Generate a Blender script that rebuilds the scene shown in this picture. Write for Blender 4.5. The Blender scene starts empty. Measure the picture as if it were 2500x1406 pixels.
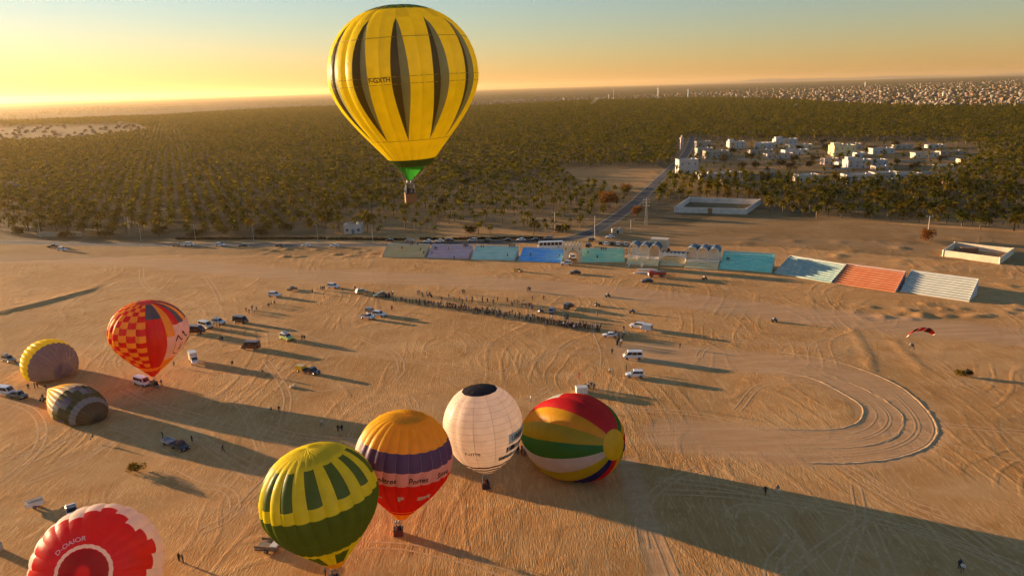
import bpy, bmesh, math, random
import numpy as np
from mathutils import Vector, Matrix

random.seed(7)
RNG = np.random.default_rng(11)
scene = bpy.context.scene
COL = scene.collection

# ------------------------------------------------------------------ camera
CAM_H = 70.0
F_PX, W_PX, H_PX = 1800.0, 2500.0, 1406.0
PITCH, ROLL = math.radians(15.2), math.radians(1.6)
_f = np.array([0.0, math.cos(PITCH), -math.sin(PITCH)])
_r0 = np.array([1.0, 0.0, 0.0]); _u0 = np.cross(_r0, _f)
_r = _r0 * math.cos(ROLL) - _u0 * math.sin(ROLL)
_u = _u0 * math.cos(ROLL) + _r0 * math.sin(ROLL)
cam_data = bpy.data.cameras.new('camera'); cam = bpy.data.objects.new('camera', cam_data)
COL.objects.link(cam); scene.camera = cam
cam_data.sensor_width = 36.0; cam_data.lens = 36.0 * F_PX / W_PX
cam_data.clip_start = 0.5; cam_data.clip_end = 120000.0
cam.matrix_world = Matrix(((_r[0], _u[0], -_f[0], 0), (_r[1], _u[1], -_f[1], 0), (_r[2], _u[2], -_f[2], CAM_H), (0, 0, 0, 1)))

# ------------------------------------------------------------------ sky, sun, exposure
SUN_EL, SUN_AZ = math.radians(5.4), math.radians(-62.0)      # azimuth from +Y, negative = to the left
world = bpy.data.worlds.new('World'); scene.world = world; world.use_nodes = True
_nt = world.node_tree; _bg = _nt.nodes['Background']
_sky = _nt.nodes.new('ShaderNodeTexSky'); _sky.sky_type = 'NISHITA'; _sky.sun_disc = False
_sky.sun_elevation = SUN_EL; _sky.sun_rotation = SUN_AZ
_sky.altitude = 50.0; _sky.air_density = 1.3; _sky.dust_density = 0.05; _sky.ozone_density = 3.9
_tint = _nt.nodes.new('ShaderNodeMix'); _tint.data_type = 'RGBA'; _tint.blend_type = 'MULTIPLY'; _tint.inputs[0].default_value = 1.0
_tint.inputs[7].default_value = (1.10, 0.94, 0.96, 1)      # warm white balance of the whole sky
_nt.links.new(_sky.outputs[0], _tint.inputs[6]); _nt.links.new(_tint.outputs[2], _bg.inputs['Color'])
_bg.inputs['Strength'].default_value = 0.091
sun_data = bpy.data.lights.new('sun', 'SUN'); sun = bpy.data.objects.new('sun', sun_data); COL.objects.link(sun)
sun_data.energy = 5.0; sun_data.angle = math.radians(0.5); sun_data.color = (1.0, 0.68, 0.38)
SUN_DIR = Vector((math.sin(SUN_AZ) * math.cos(SUN_EL), math.cos(SUN_AZ) * math.cos(SUN_EL), math.sin(SUN_EL)))
sun.rotation_euler = (-SUN_DIR).to_track_quat('-Z', 'Y').to_euler()
scene.view_settings.view_transform = 'Standard'; scene.view_settings.look = 'None'
scene.view_settings.gamma = 1.0; scene.view_settings.exposure = 1.7
scene.cycles.use_denoising = True
scene.cycles.use_adaptive_sampling = True; scene.cycles.adaptive_threshold = 0.03
scene.cycles.max_bounces = 8; scene.cycles.diffuse_bounces = 4; scene.cycles.glossy_bounces = 2
scene.cycles.transmission_bounces = 6; scene.cycles.volume_bounces = 1
scene.cycles.sample_clamp_indirect = 6.0

# ------------------------------------------------------------------ helpers
def ray_px(x, y):
    d = _f * F_PX + _r * (x - W_PX / 2) - _u * (y - H_PX / 2)
    return d / np.linalg.norm(d)
def ground_at(x, y, z=0.0):
    """world point on the horizontal plane z that the photograph shows at pixel (x, y)"""
    d = ray_px(x, y); t = (z - CAM_H) / d[2]
    return np.array([d[0] * t, d[1] * t, z])
def plane_at(x, y, Y):
    """world point at distance Y in front of the camera seen at pixel (x, y)"""
    d = ray_px(x, y); t = Y / d[1]
    return np.array([d[0] * t, Y, CAM_H + d[2] * t])
def to_px(p):
    p = np.atleast_2d(p); v = p - np.array([0, 0, CAM_H]); d = v @ _f
    d = np.where(d < 1, 1, d)
    return np.stack([W_PX / 2 + F_PX * (v @ _r) / d, H_PX / 2 - F_PX * (v @ _u) / d], 1)
def inside(pts, poly):
    x, y = pts[:, 0], pts[:, 1]; r = np.zeros(len(pts), bool)
    n = len(poly)
    for i in range(n):
        x1, y1 = poly[i]; x2, y2 = poly[(i + 1) % n]
        c = (y1 > y) != (y2 > y)
        with np.errstate(divide='ignore', invalid='ignore'):
            r ^= c & (x < (x2 - x1) * (y - y1) / ((y2 - y1) if y2 != y1 else 1e-9) + x1)
    return r
def seg_dist(P, pts):
    """distance of points P (n,2) to the polyline pts"""
    best = np.full(len(P), 1e9)
    for a, b in zip(pts[:-1], pts[1:]):
        a = np.asarray(a, float)[:2]; b = np.asarray(b, float)[:2]; ab = b - a
        t = np.clip(((P - a) @ ab) / max(ab @ ab, 1e-9), 0, 1)
        best = np.minimum(best, np.linalg.norm(P - (a + t[:, None] * ab), axis=1))
    return best
def smooth_line(pts, n):
    """Catmull-Rom through pts, n samples"""
    p = [np.asarray(q, float) for q in pts]; p = [2 * p[0] - p[1]] + p + [2 * p[-1] - p[-2]]
    out = []; m = len(p) - 3
    for i in range(n):
        t = i / (n - 1) * m; k = min(int(t), m - 1); t -= k
        a, b, c, d = p[k:k + 4]
        out.append(0.5 * (2 * b + (c - a) * t + (2 * a - 5 * b + 4 * c - d) * t * t + (3 * b - a - 3 * c + d) * t ** 3))
    return np.array(out)
def sstep(a, b, x):
    t = np.clip((x - a) / (b - a), 0, 1); return t * t * (3 - 2 * t)

class MB:
    """collects shapes into one mesh"""
    def __init__(self): self.v = []; self.f = []; self.m = []; self.s = []
    def add(self, vs, fs, mat=0, smooth=False):
        o = len(self.v); self.v += [tuple(map(float, q)) for q in vs]
        for f in fs:
            self.f.append(tuple(o + i for i in f)); self.m.append(mat); self.s.append(smooth)
    def box(self, c, s, rz=0.0, mat=0, taper=1.0):
        cx, cy, cz = c; sx, sy, sz = s[0] / 2, s[1] / 2, s[2] / 2
        cr, sr = math.cos(rz), math.sin(rz); vs = []
        for k in (-1, 1):
            q = taper if k > 0 else 1.0
            for a, b in ((-1, -1), (1, -1), (1, 1), (-1, 1)):
                x, y = a * sx * q, b * sy * q
                vs.append((cx + x * cr - y * sr, cy + x * sr + y * cr, cz + k * sz))
        self.add(vs, [(3, 2, 1, 0), (4, 5, 6, 7), (0, 1, 5, 4), (1, 2, 6, 5), (2, 3, 7, 6), (3, 0, 4, 7)], mat)
    def hexa(self, vs, mat=0):
        """8 corners: bottom ring then top ring"""
        self.add(vs, [(3, 2, 1, 0), (4, 5, 6, 7), (0, 1, 5, 4), (1, 2, 6, 5), (2, 3, 7, 6), (3, 0, 4, 7)], mat)
    def quad(self, a, b, c, d, mat=0): self.add([a, b, c, d], [(0, 1, 2, 3)], mat)
    def tube(self, p0, p1, r0, r1=None, n=6, mat=0, cap=True):
        r1 = r0 if r1 is None else r1
        p0 = Vector(p0); p1 = Vector(p1); d = (p1 - p0).normalized()
        a = d.orthogonal().normalized(); b = d.cross(a); vs = []
        for p, r in ((p0, r0), (p1, r1)):
            for i in range(n):
                t = 2 * math.pi * i / n; vs.append(p + a * (r * math.cos(t)) + b * (r * math.sin(t)))
        fs = [(i, (i + 1) % n, n + (i + 1) % n, n + i) for i in range(n)]
        if cap: fs += [tuple(range(n - 1, -1, -1)), tuple(range(n, 2 * n))]
        self.add(vs, fs, mat, n > 6)
    def prism(self, poly, y0, y1, mat=0):
        """polygon in xz pulled from y0 to y1"""
        n = len(poly)
        vs = [(x, y0, z) for x, z in poly] + [(x, y1, z) for x, z in poly]
        fs = [(i, (i + 1) % n, n + (i + 1) % n, n + i) for i in range(n)] + [tuple(range(n - 1, -1, -1)), tuple(range(n, 2 * n))]
        self.add(vs, fs, mat)
    def blob(self, c, r, mat=0, seed=0, rough=0.2, n=8, m=5):
        rnd = random.Random(seed); vs = [(c[0], c[1], c[2] - r[2])]
        for j in range(1, m):
            ph = -math.pi / 2 + math.pi * j / m
            for i in range(n):
                t = 2 * math.pi * i / n; k = 1 + rnd.uniform(-rough, rough)
                vs.append((c[0] + r[0] * k * math.cos(ph) * math.cos(t), c[1] + r[1] * k * math.cos(ph) * math.sin(t), c[2] + r[2] * k * math.sin(ph)))
        vs.append((c[0], c[1], c[2] + r[2])); L = len(vs) - 1; fs = []
        for i in range(n):
            fs.append((0, 1 + (i + 1) % n, 1 + i)); fs.append((L, L - n + i, L - n + (i + 1) % n))
            for j in range(m - 2):
                a = 1 + j * n; fs.append((a + i, a + (i + 1) % n, a + n + (i + 1) % n, a + n + i))
        self.add(vs, fs, mat, True)
    def mesh(self, name, mats):
        me = bpy.data.meshes.new(name); me.from_pydata(self.v, [], self.f)
        for q in (mats if isinstance(mats, (list, tuple)) else [mats]): me.materials.append(q)
        me.polygons.foreach_set('material_index', self.m); me.polygons.foreach_set('use_smooth', self.s)
        me.update(); return me
    def build(self, name, mats, parent=None, loc=None, rz=0.0): return link(name, self.mesh(name, mats), parent, loc, rz)

def link(name, me, parent=None, loc=None, rz=0.0):
    o = bpy.data.objects.new(name, me); COL.objects.link(o)
    if parent is not None: o.parent = parent
    if loc is not None: o.location = tuple(loc)
    if rz: o.rotation_euler = (0, 0, rz)
    return o
def tag(o, label=None, cat=None, group=None, kind=None):
    if label: o['label'] = label
    if cat: o['category'] = cat
    if group: o['group'] = group
    if kind: o['kind'] = kind
    return o
def thing(name, label, cat, loc=(0, 0, 0), rz=0.0, group=None):
    o = bpy.data.objects.new(name, None); COL.objects.link(o); o.empty_display_size = 0.3
    o.location = tuple(loc); o.rotation_euler = (0, 0, rz)
    return tag(o, label, cat, group)
def fast_mesh(name, V, F, mats, midx=None, col=None):
    """numpy triangles or quads -> mesh"""
    me = bpy.data.meshes.new(name); n = F.shape[1]
    me.vertices.add(len(V)); me.vertices.foreach_set('co', np.ascontiguousarray(V, np.float32).ravel())
    me.loops.add(F.size); me.loops.foreach_set('vertex_index', np.ascontiguousarray(F, np.int32).ravel())
    me.polygons.add(len(F)); me.polygons.foreach_set('loop_start', np.arange(0, F.size, n, dtype=np.int32))
    for q in mats: me.materials.append(q)
    if midx is not None: me.polygons.foreach_set('material_index', np.ascontiguousarray(midx, np.int32))
    if col is not None:
        a = me.color_attributes.new('tint', 'FLOAT_COLOR', 'POINT')
        a.data.foreach_set('color', np.ascontiguousarray(col, np.float32).ravel())
    me.update(calc_edges=True); return me

# ------------------------------------------------------------------ materials
MAT = {}
def _new(name):
    m = bpy.data.materials.new(name); m.use_nodes = True; nt = m.node_tree
    return m, nt, nt.nodes['Principled BSDF'], nt.nodes['Material Output']
def ramp_noise(nt, c0, c1, scale, detail=4.0, coord='Object', lo=0.3, hi=0.7):
    tc = nt.nodes.new('ShaderNodeTexCoord'); nz = nt.nodes.new('ShaderNodeTexNoise')
    nz.inputs['Scale'].default_value = scale; nz.inputs['Detail'].default_value = detail
    nt.links.new(tc.outputs[coord], nz.inputs['Vector'])
    rp = nt.nodes.new('ShaderNodeValToRGB'); rp.color_ramp.elements[0].position = lo; rp.color_ramp.elements[1].position = hi
    rp.color_ramp.elements[0].color = (*c0, 1); rp.color_ramp.elements[1].color = (*c1, 1)
    nt.links.new(nz.outputs[0], rp.inputs['Fac']); return rp.outputs['Color'], nz.outputs[0]
def plain(name, c, rough=0.8, var=0.12, scale=1.5, metallic=0.0, coat=0.0, bump=0.0):
    """painted or raw surface with gentle uneven wear"""
    if name in MAT: return MAT[name]
    m, nt, b, _ = _new(name)
    col, fac = ramp_noise(nt, [q * (1 - var) for q in c], [min(1, q * (1 + var)) for q in c], scale)
    nt.links.new(col, b.inputs['Base Color']); b.inputs['Roughness'].default_value = rough
    b.inputs['Metallic'].default_value = metallic; b.inputs['Coat Weight'].default_value = coat
    if bump:
        bp = nt.nodes.new('ShaderNodeBump'); bp.inputs['Distance'].default_value = bump
        nt.links.new(fac, bp.inputs['Height']); nt.links.new(bp.outputs[0], b.inputs['Normal'])
    MAT[name] = m; return m
def fabric(name, c, trans=0.52):
    """thin balloon nylon: light shines through it"""
    if name in MAT: return MAT[name]
    m, nt, b, out = _new(name); nt.nodes.remove(b)
    col, fac = ramp_noise(nt, [q * 0.88 for q in c], [min(1, q * 1.06) for q in c], 0.6, 5.0, 'Object', 0.25, 0.75)
    d = nt.nodes.new('ShaderNodeBsdfDiffuse'); t = nt.nodes.new('ShaderNodeBsdfTranslucent')
    g = nt.nodes.new('ShaderNodeBsdfGlossy'); g.inputs['Roughness'].default_value = 0.42
    g.inputs['Color'].default_value = (0.6, 0.6, 0.6, 1)
    nz = nt.nodes.new('ShaderNodeTexNoise'); nz.inputs['Scale'].default_value = 1.3; nz.inputs['Detail'].default_value = 3
    tc = nt.nodes.new('ShaderNodeTexCoord'); nt.links.new(tc.outputs['Object'], nz.inputs['Vector'])
    bp = nt.nodes.new('ShaderNodeBump'); bp.inputs['Distance'].default_value = 0.10; bp.inputs['Strength'].default_value = 0.5
    nt.links.new(nz.outputs[0], bp.inputs['Height'])
    for q in (d, t, g): nt.links.new(bp.outputs[0], q.inputs['Normal'])
    nt.links.new(col, d.inputs['Color']); nt.links.new(col, t.inputs['Color'])
    mx = nt.nodes.new('ShaderNodeMixShader'); mx.inputs[0].default_value = trans
    nt.links.new(d.outputs[0], mx.inputs[1]); nt.links.new(t.outputs[0], mx.inputs[2])
    m2 = nt.nodes.new('ShaderNodeMixShader'); m2.inputs[0].default_value = 0.035
    nt.links.new(mx.outputs[0], m2.inputs[1]); nt.links.new(g.outputs[0], m2.inputs[2])
    nt.links.new(m2.outputs[0], out.inputs['Surface']); MAT[name] = m; return m
def foliage(name, c0, c1, attr=False, trans=0.25):
    """leaf surface; colour differs from plant to plant"""
    if name in MAT: return MAT[name]
    m, nt, b, out = _new(name); nt.nodes.remove(b)
    rp = nt.nodes.new('ShaderNodeValToRGB')
    rp.color_ramp.elements[0].color = (*c0, 1); rp.color_ramp.elements[1].color = (*c1, 1)
    if attr:
        a = nt.nodes.new('ShaderNodeAttribute'); a.attribute_name = 'tint'; nt.links.new(a.outputs['Color'], rp.inputs['Fac'])
    else:
        a = nt.nodes.new('ShaderNodeObjectInfo'); nt.links.new(a.outputs['Random'], rp.inputs['Fac'])
    d = nt.nodes.new('ShaderNodeBsdfDiffuse'); t = nt.nodes.new('ShaderNodeBsdfTranslucent')
    nt.links.new(rp.outputs[0], d.inputs['Color']); nt.links.new(rp.outputs[0], t.inputs['Color'])
    mx = nt.nodes.new('ShaderNodeMixShader'); mx.inputs[0].default_value = trans
    nt.links.new(d.outputs[0], mx.inputs[1]); nt.links.new(t.outputs[0], mx.inputs[2])
    nt.links.new(mx.outputs[0], out.inputs['Surface']); MAT[name] = m; return m

M_TYRE = plain('tyre_rubber', (0.018, 0.017, 0.016), 0.85)
M_RIM = plain('wheel_rim', (0.35, 0.34, 0.33), 0.4, metallic=0.6)
M_GLASS = plain('vehicle_glass', (0.018, 0.021, 0.025), 0.09, 0.3)
M_LAMP = plain('lamp_glass', (0.75, 0.72, 0.65), 0.15)
M_WOOD = plain('pole_wood', (0.20, 0.14, 0.09), 0.9)
M_STEEL = plain('galvanised_steel', (0.42, 0.41, 0.39), 0.45, metallic=0.5)
M_ASPHALT = plain('asphalt', (0.050, 0.044, 0.038), 0.9, 0.3, 0.25)
M_CONC = plain('concrete', (0.42, 0.36, 0.29), 0.9, 0.15, 0.6)
M_WICKER = plain('wicker', (0.28, 0.13, 0.045), 0.85, 0.3, 12.0)
M_DARK = plain('dark_opening', (0.03, 0.026, 0.022), 0.9)

# ------------------------------------------------------------------ ground
def px_line(*pts): return [ground_at(x, y)[:2] for x, y in pts]
ROAD_MAIN = smooth_line(px_line((-700, 592), (-300, 590), (0, 591), (300, 597), (600, 598), (900, 598), (1100, 594), (1250, 590), (1370, 586)), 60)
ROAD_SIDE = smooth_line(px_line((1250, 590), (1372, 585), (1435, 570), (1490, 540), (1545, 500), (1590, 458), (1632, 418), (1668, 385), (1685, 355), (1690, 336)), 60)
RACE_IN = px_line((1560, 868), (1700, 885), (1850, 900), (1930, 912), (2000, 930), (2060, 962), (2100, 988), (2108, 1008), (2095, 1030), (2055, 1045), (1990, 1050), (1900, 1046), (1780, 1035))
RACE_OUT = px_line((1700, 850), (1900, 858), (2030, 880), (2120, 908), (2200, 945), (2262, 1000), (2288, 1045), (2280, 1075), (2250, 1098), (2180, 1120), (2080, 1130), (1980, 1130), (1880, 1118), (1760, 1095))
RACE_MID = px_line((1560, 858), (1800, 880), (2000, 905), (2110, 950), (2190, 1000), (2205, 1040), (2170, 1075), (2080, 1092), (1960, 1092), (1820, 1080), (1660, 1060))
STRAIGHT = px_line((-300, 640), (0, 632), (350, 640), (700, 668), (1100, 685), (1500, 715), (1900, 762), (2300, 802), (2700, 845))
DIRT_ROAD = px_line((1535, 1130), (1555, 1210), (1590, 1310), (1625, 1406), (1660, 1520))
SCARP = px_line((-150, 800), (0, 765), (110, 738), (205, 712), (235, 708))
RIDGES = [(px_line((2080, 805), (2100, 835), (2118, 870), (2128, 905)), 0.17, .8), (px_line((2180, 830), (2215, 865), (2255, 905)), 0.17, .8)]
_mounds = []
_mr = random.Random(5)
for k in range(26):                                   # dug earth beside the road, at the end of the stands
    q = ground_at(_mr.uniform(640, 925), _mr.uniform(604, 628)); _mounds.append((q[0], q[1], _mr.uniform(.25, .6), _mr.uniform(.8, 1.8)))
for k in range(34):
    q = ground_at(_mr.uniform(2080, 2560), _mr.uniform(738, 780)); _mounds.append((q[0], q[1], _mr.uniform(.15, .45), _mr.uniform(.8, 1.8)))
for k in range(60):
    q = ground_at(_mr.uniform(1780, 2480), _mr.uniform(575, 700) ); _mounds.append((q[0], q[1], _mr.uniform(.1, .3), _mr.uniform(1.5, 4)))
_wv = [(_mr.uniform(.03, .30), _mr.uniform(0, 6.28), _mr.uniform(0, 6.28)) for k in range(14)]
def gz(x, y):
    x = np.asarray(x, float); y = np.asarray(y, float)
    z = np.zeros(np.broadcast(x, y).shape)
    for k, a, ph in _wv: z = z + (0.012 / k) ** 0.8 * 0.075 * np.sin(k * (x * math.cos(a) + y * math.sin(a)) + ph)
    z = z * (1 - sstep(270, 300, y)) * sstep(20, 40, y)
    P = np.stack([np.ravel(x), np.ravel(y)], 1)
    for pts, h, w in RIDGES: z = z + (h * np.exp(-(seg_dist(P, pts) / w) ** 2)).reshape(z.shape)
    sc = np.array(SCARP); t = np.interp(P[:, 0], sc[:, 0], sc[:, 1]); on = sstep(sc[0][0], sc[1][0], P[:, 0]) * (1 - sstep(sc[-2][0], sc[-1][0], P[:, 0]))
    dy = P[:, 1] - t; z = z + (on * 0.5 * np.where(dy > 0, np.exp(-dy / 9.0), np.exp(-(dy / 1.0) ** 2))).reshape(z.shape)
    for mx, my, h, w in _mounds: z = z + h * np.exp(-((x - mx) ** 2 + (y - my) ** 2) / (w * w))
    return z
def on_ground(px, py):
    q = ground_at(px, py); q[2] = float(gz(q[0], q[1])); return q

def grow(a, b, step, limit, k=1.22):
    mid = list(np.arange(a, b + 1e-6, step)); lo = []; s = step; v = a
    while v > -limit: s *= k; v -= s; lo.append(v)
    hi = []; s = step; v = mid[-1]
    while v < limit: s *= k; v += s; hi.append(v)
    return np.array(lo[::-1] + mid + hi)
FAR = 36000.0
_gx = grow(-170, 240, 1.3, FAR); _gy = grow(60, 385, 1.3, FAR)
_X, _Y = np.meshgrid(_gx, _gy); _nx, _ny = len(_gx), len(_gy)
_Z = gz(_X, _Y)
_V = np.stack([_X.ravel(), _Y.ravel(), _Z.ravel()], 1)
_i = (np.arange(_ny - 1)[:, None] * _nx + np.arange(_nx - 1)[None]).ravel()
_F = np.stack([_i, _i + 1, _i + 1 + _nx, _i + _nx], 1)
_P = _V[:, :2]; _px = to_px(np.c_[_P, np.zeros(len(_P))])
_fr = (_P[:, 1] > 30)
# R: pale packed dirt of the tracks   G: plantation soil   B: smooth (fewer scratches)
_pale = 0.9 * (1 - sstep(6, 11, seg_dist(_P, smooth_line(STRAIGHT, 60))))
_ro = smooth_line(RACE_MID, 80); _pale = np.maximum(_pale, 0.8 * (1 - sstep(6.0, 9.5, seg_dist(_P, _ro))))
_pale = np.maximum(_pale, 0.9 * (1 - sstep(1.4, 2.6, seg_dist(_P, smooth_line(DIRT_ROAD, 30)))))
_pale = np.maximum(_pale, 0.6 * (1 - sstep(3, 9, seg_dist(_P, np.array(px_line((1500, 590), (1800, 585), (2200, 600), (2700, 640)))))))
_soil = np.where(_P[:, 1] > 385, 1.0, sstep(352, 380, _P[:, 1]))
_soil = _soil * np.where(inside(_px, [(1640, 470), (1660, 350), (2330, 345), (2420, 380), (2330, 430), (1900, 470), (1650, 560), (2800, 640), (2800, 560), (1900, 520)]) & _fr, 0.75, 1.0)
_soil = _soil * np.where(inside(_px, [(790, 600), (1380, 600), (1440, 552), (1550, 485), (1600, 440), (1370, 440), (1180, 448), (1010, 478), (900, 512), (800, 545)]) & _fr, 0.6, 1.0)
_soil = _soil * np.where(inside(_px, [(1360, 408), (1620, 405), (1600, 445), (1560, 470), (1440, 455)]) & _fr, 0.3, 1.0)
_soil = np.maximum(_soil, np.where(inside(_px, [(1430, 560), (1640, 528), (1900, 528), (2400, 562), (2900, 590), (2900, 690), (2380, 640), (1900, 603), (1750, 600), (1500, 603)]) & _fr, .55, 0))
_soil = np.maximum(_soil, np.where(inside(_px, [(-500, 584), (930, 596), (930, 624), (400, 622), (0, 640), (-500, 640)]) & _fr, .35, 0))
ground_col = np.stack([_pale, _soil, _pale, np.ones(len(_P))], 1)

def ground_material():
    m, nt, b, out = _new('desert_ground'); N = nt.nodes.new; L = nt.links.new
    tc = N('ShaderNodeTexCoord'); at = N('ShaderNodeAttribute'); at.attribute_name = 'tint'
    sep = N('ShaderNodeSeparateColor'); L(at.outputs['Color'], sep.inputs[0])
    def noise(scale, detail=4, rough=0.55, vec=None, dist=0.0):
        n = N('ShaderNodeTexNoise'); n.inputs['Scale'].default_value = scale; n.inputs['Detail'].default_value = detail
        n.inputs['Roughness'].default_value = rough; n.inputs['Distortion'].default_value = dist
        L(vec if vec is not None else tc.outputs['Object'], n.inputs['Vector']); return n.outputs[0]
    def math_(op, a, c=None, clamp=False):
        n = N('ShaderNodeMath'); n.operation = op; n.use_clamp = clamp
        for i, q in enumerate((a, c)):
            if q is None: continue
            if isinstance(q, (int, float)): n.inputs[i].default_value = q
            else: L(q, n.inputs[i])
        return n.outputs[0]
    def mix(fac, a, c):
        n = N('ShaderNodeMix'); n.data_type = 'RGBA'
        if isinstance(fac, (int, float)): n.inputs[0].default_value = fac
        else: L(fac, n.inputs[0])
        for i, q in ((6, a), (7, c)):
            if isinstance(q, tuple): n.inputs[i].default_value = (*q, 1)
            else: L(q, n.inputs[i])
        return n.outputs[2]
    def smooth(x, lo, hi):
        n = N('ShaderNodeMapRange'); n.interpolation_type = 'SMOOTHSTEP'; L(x, n.inputs[0])
        n.inputs[1].default_value = lo; n.inputs[2].default_value = hi; return n.outputs[0]
    def mapped(rot, sx, sy):
        n = N('ShaderNodeMapping'); L(tc.outputs['Object'], n.inputs[0]); n.inputs['Rotation'].default_value = (0, 0, math.radians(rot))
        n.inputs['Scale'].default_value = (sx, sy, 1); return n.outputs[0]
    # colour
    big = noise(0.025, 2); med = noise(0.16, 3); fine = noise(1.6, 2.5, 0.65)
    sand = mix(smooth(big, .35, .65), (0.49, 0.235, 0.072), (0.57, 0.29, 0.10))
    sand = mix(math_('MULTIPLY', smooth(med, .42, .72), 0.6), sand, (0.40, 0.17, 0.042))
    sand = mix(math_('MULTIPLY', smooth(noise(0.07, 2, .6, mapped(-20, .5, 1.4)), .52, .7), 0.5), sand, (0.62, 0.36, 0.15))
    sand = mix(math_('MULTIPLY', smooth(fine, .45, .8), 0.35), sand, (0.63, 0.36, 0.125))
    for rot, sx_, sy_, e in ((20, .9, .10, .018), (-32, .8, .09, .016), (70, .7, .08, .018)):      # churned pale scratches
        n = noise(1.0, 1.0, .5, mapped(rot, sx_, sy_), .6); s = math_('SUBTRACT', 1.0, smooth(math_('ABSOLUTE', math_('SUBTRACT', n, .5)), e * .3, e))
        sand = mix(math_('MULTIPLY', s, 0.5), sand, (0.70, 0.41, 0.165))
    pale = mix(smooth(noise(0.5, 3, .6, mapped(-7, .12, 1.2)), .35, .7), (0.54, 0.29, 0.125), (0.63, 0.37, 0.18))
    c = mix(sep.outputs[0], sand, pale)
    # plantation floor and, far off, scrub with bare patches
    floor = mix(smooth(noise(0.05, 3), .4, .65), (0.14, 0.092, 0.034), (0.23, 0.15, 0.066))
    far = mix(smooth(noise(0.0014, 4, .65, mapped(12, .6, 1.0)), .52, .74), (0.058, 0.048, 0.014), (0.17, 0.115, 0.052))
    sx = N('ShaderNodeSeparateXYZ'); L(tc.outputs['Object'], sx.inputs[0])
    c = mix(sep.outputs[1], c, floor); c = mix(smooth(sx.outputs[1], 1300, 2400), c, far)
    L(c, b.inputs['Base Color']); b.inputs['Roughness'].default_value = 0.95; b.inputs['Specular IOR Level'].default_value = 0.1
    # relief: criss-cross wheel ruts (level lines of slow noises) over wind-rough sand
    ruts = None; area = smooth(noise(0.035, 0, .5), .40, .58); area2 = smooth(noise(0.06, 0, .5, mapped(50, 1, 1)), .38, .62)
    for rot, sc, k, ar in ((10, 0.020, 22, area), (75, 0.024, 20, area2), (130, 0.040, 14, area)):
        n = noise(sc, 0.6, .45, mapped(rot, 1.0, 0.5))
        s = smooth(math_('SINE', math_('MULTIPLY', n, k * 6.28)), .55, 1.0)
        s = math_('MULTIPLY', s, ar); ruts = s if ruts is None else math_('ADD', ruts, s)
    comb = None
    for rot, sx_, sy_, ar in ((28, 4.4, .8, area2), (-40, 3.8, .7, area), (85, 5.0, .9, area2)):
        n = math_('MULTIPLY', noise(1.0, 1.5, .6, mapped(rot, sx_, sy_), .3), math_('ADD', ar, 0.25)); comb = n if comb is None else math_('ADD', comb, n)
    h = math_('ADD', math_('MULTIPLY', ruts, 0.032), math_('MULTIPLY', comb, 0.048))
    h = math_('ADD', h, math_('MULTIPLY', noise(2.6, 3, .75), 0.036))
    h = math_('MULTIPLY', h, math_('SUBTRACT', 1.0, math_('MULTIPLY', sep.outputs[2], 0.75)))
    h = math_('MULTIPLY', h, math_('SUBTRACT', 1.0, smooth(sx.outputs[1], 260, 420)))
    bp = N('ShaderNodeBump'); bp.inputs['Strength'].default_value = 1.0; bp.inputs['Distance'].default_value = 1.0
    L(h, bp.inputs['Height']); L(bp.outputs[0], b.inputs['Normal'])
    return m
M_GROUND = ground_material()
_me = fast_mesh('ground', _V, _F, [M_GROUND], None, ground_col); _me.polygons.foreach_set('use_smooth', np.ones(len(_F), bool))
tag(link('ground', _me), 'wide flat desert ground of tan sand', kind='structure')

# ------------------------------------------------------------------ strips laid along lines: roads, ruts, berms
def strip(pts, profile, zoff=0.0, follow=True):
    """sweep profile [(side offset, height)] along pts (n,2) -> V, F"""
    pts = np.asarray(pts); t = np.gradient(pts, axis=0); t /= np.linalg.norm(t, axis=1)[:, None] + 1e-9
    nrm = np.stack([-t[:, 1], t[:, 0]], 1); m = len(profile); n = len(pts)
    V = np.zeros((n, m, 3))
    for j, (o, h) in enumerate(profile):
        q = pts + nrm * o; V[:, j, :2] = q; V[:, j, 2] = (gz(q[:, 0], q[:, 1]) if follow else 0) + h + zoff
    a = (np.arange(n - 1)[:, None] * m + np.arange(m - 1)[None]).ravel()
    return V.reshape(-1, 3), np.stack([a, a + m, a + m + 1, a + 1], 1)
def strips(items):
    Vs, Fs, o = [], [], 0
    for V, F in items: Vs.append(V); Fs.append(F + o); o += len(V)
    return np.concatenate(Vs), np.concatenate(Fs)
M_LINE = plain('road_paint', (0.30, 0.28, 0.25), 0.8, 0.25, 2.0)
M_SHOULDER = plain('road_shoulder', (0.33, 0.225, 0.12), 0.95, 0.2, 0.2)
def wide(n, h): return [(-h + 2 * h * i / n, 0) for i in range(n + 1)]
for nm, ln, half, z, lab in (('road', ROAD_MAIN, 3.6, 0.055, 'long grey asphalt road passing behind the stands'), ('road', ROAD_SIDE, 3.5, 0.063, 'grey asphalt side road climbing to the village')):
    V, F = strip(ln, [(-half - .9, 0)] + [(half + .9, 0)], z - 0.03); r = tag(link('road_shoulder', fast_mesh('road_shoulder', V, F, [M_SHOULDER])), kind='structure')
    V, F = strip(ln, wide(2, half), z); r = tag(link(nm, fast_mesh(nm, V, F, [M_ASPHALT])), lab, kind='structure')
    for sgn in (-1, 1):
        V, F = strip(ln, [(sgn * (half - .35) - .09, 0), (sgn * (half - .35) + .09, 0)], z + 0.012)
        link('edge_line', fast_mesh('edge_line', V, F, [M_LINE]), r)
M_BERM = plain('berm_sand', (0.56, 0.335, 0.15), 0.95, 0.15, 0.8)
_BP = [(-.4, -.05), (-.2, .04), (-.05, .065), (.07, .06), (.22, .035), (.4, -.05)]
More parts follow.
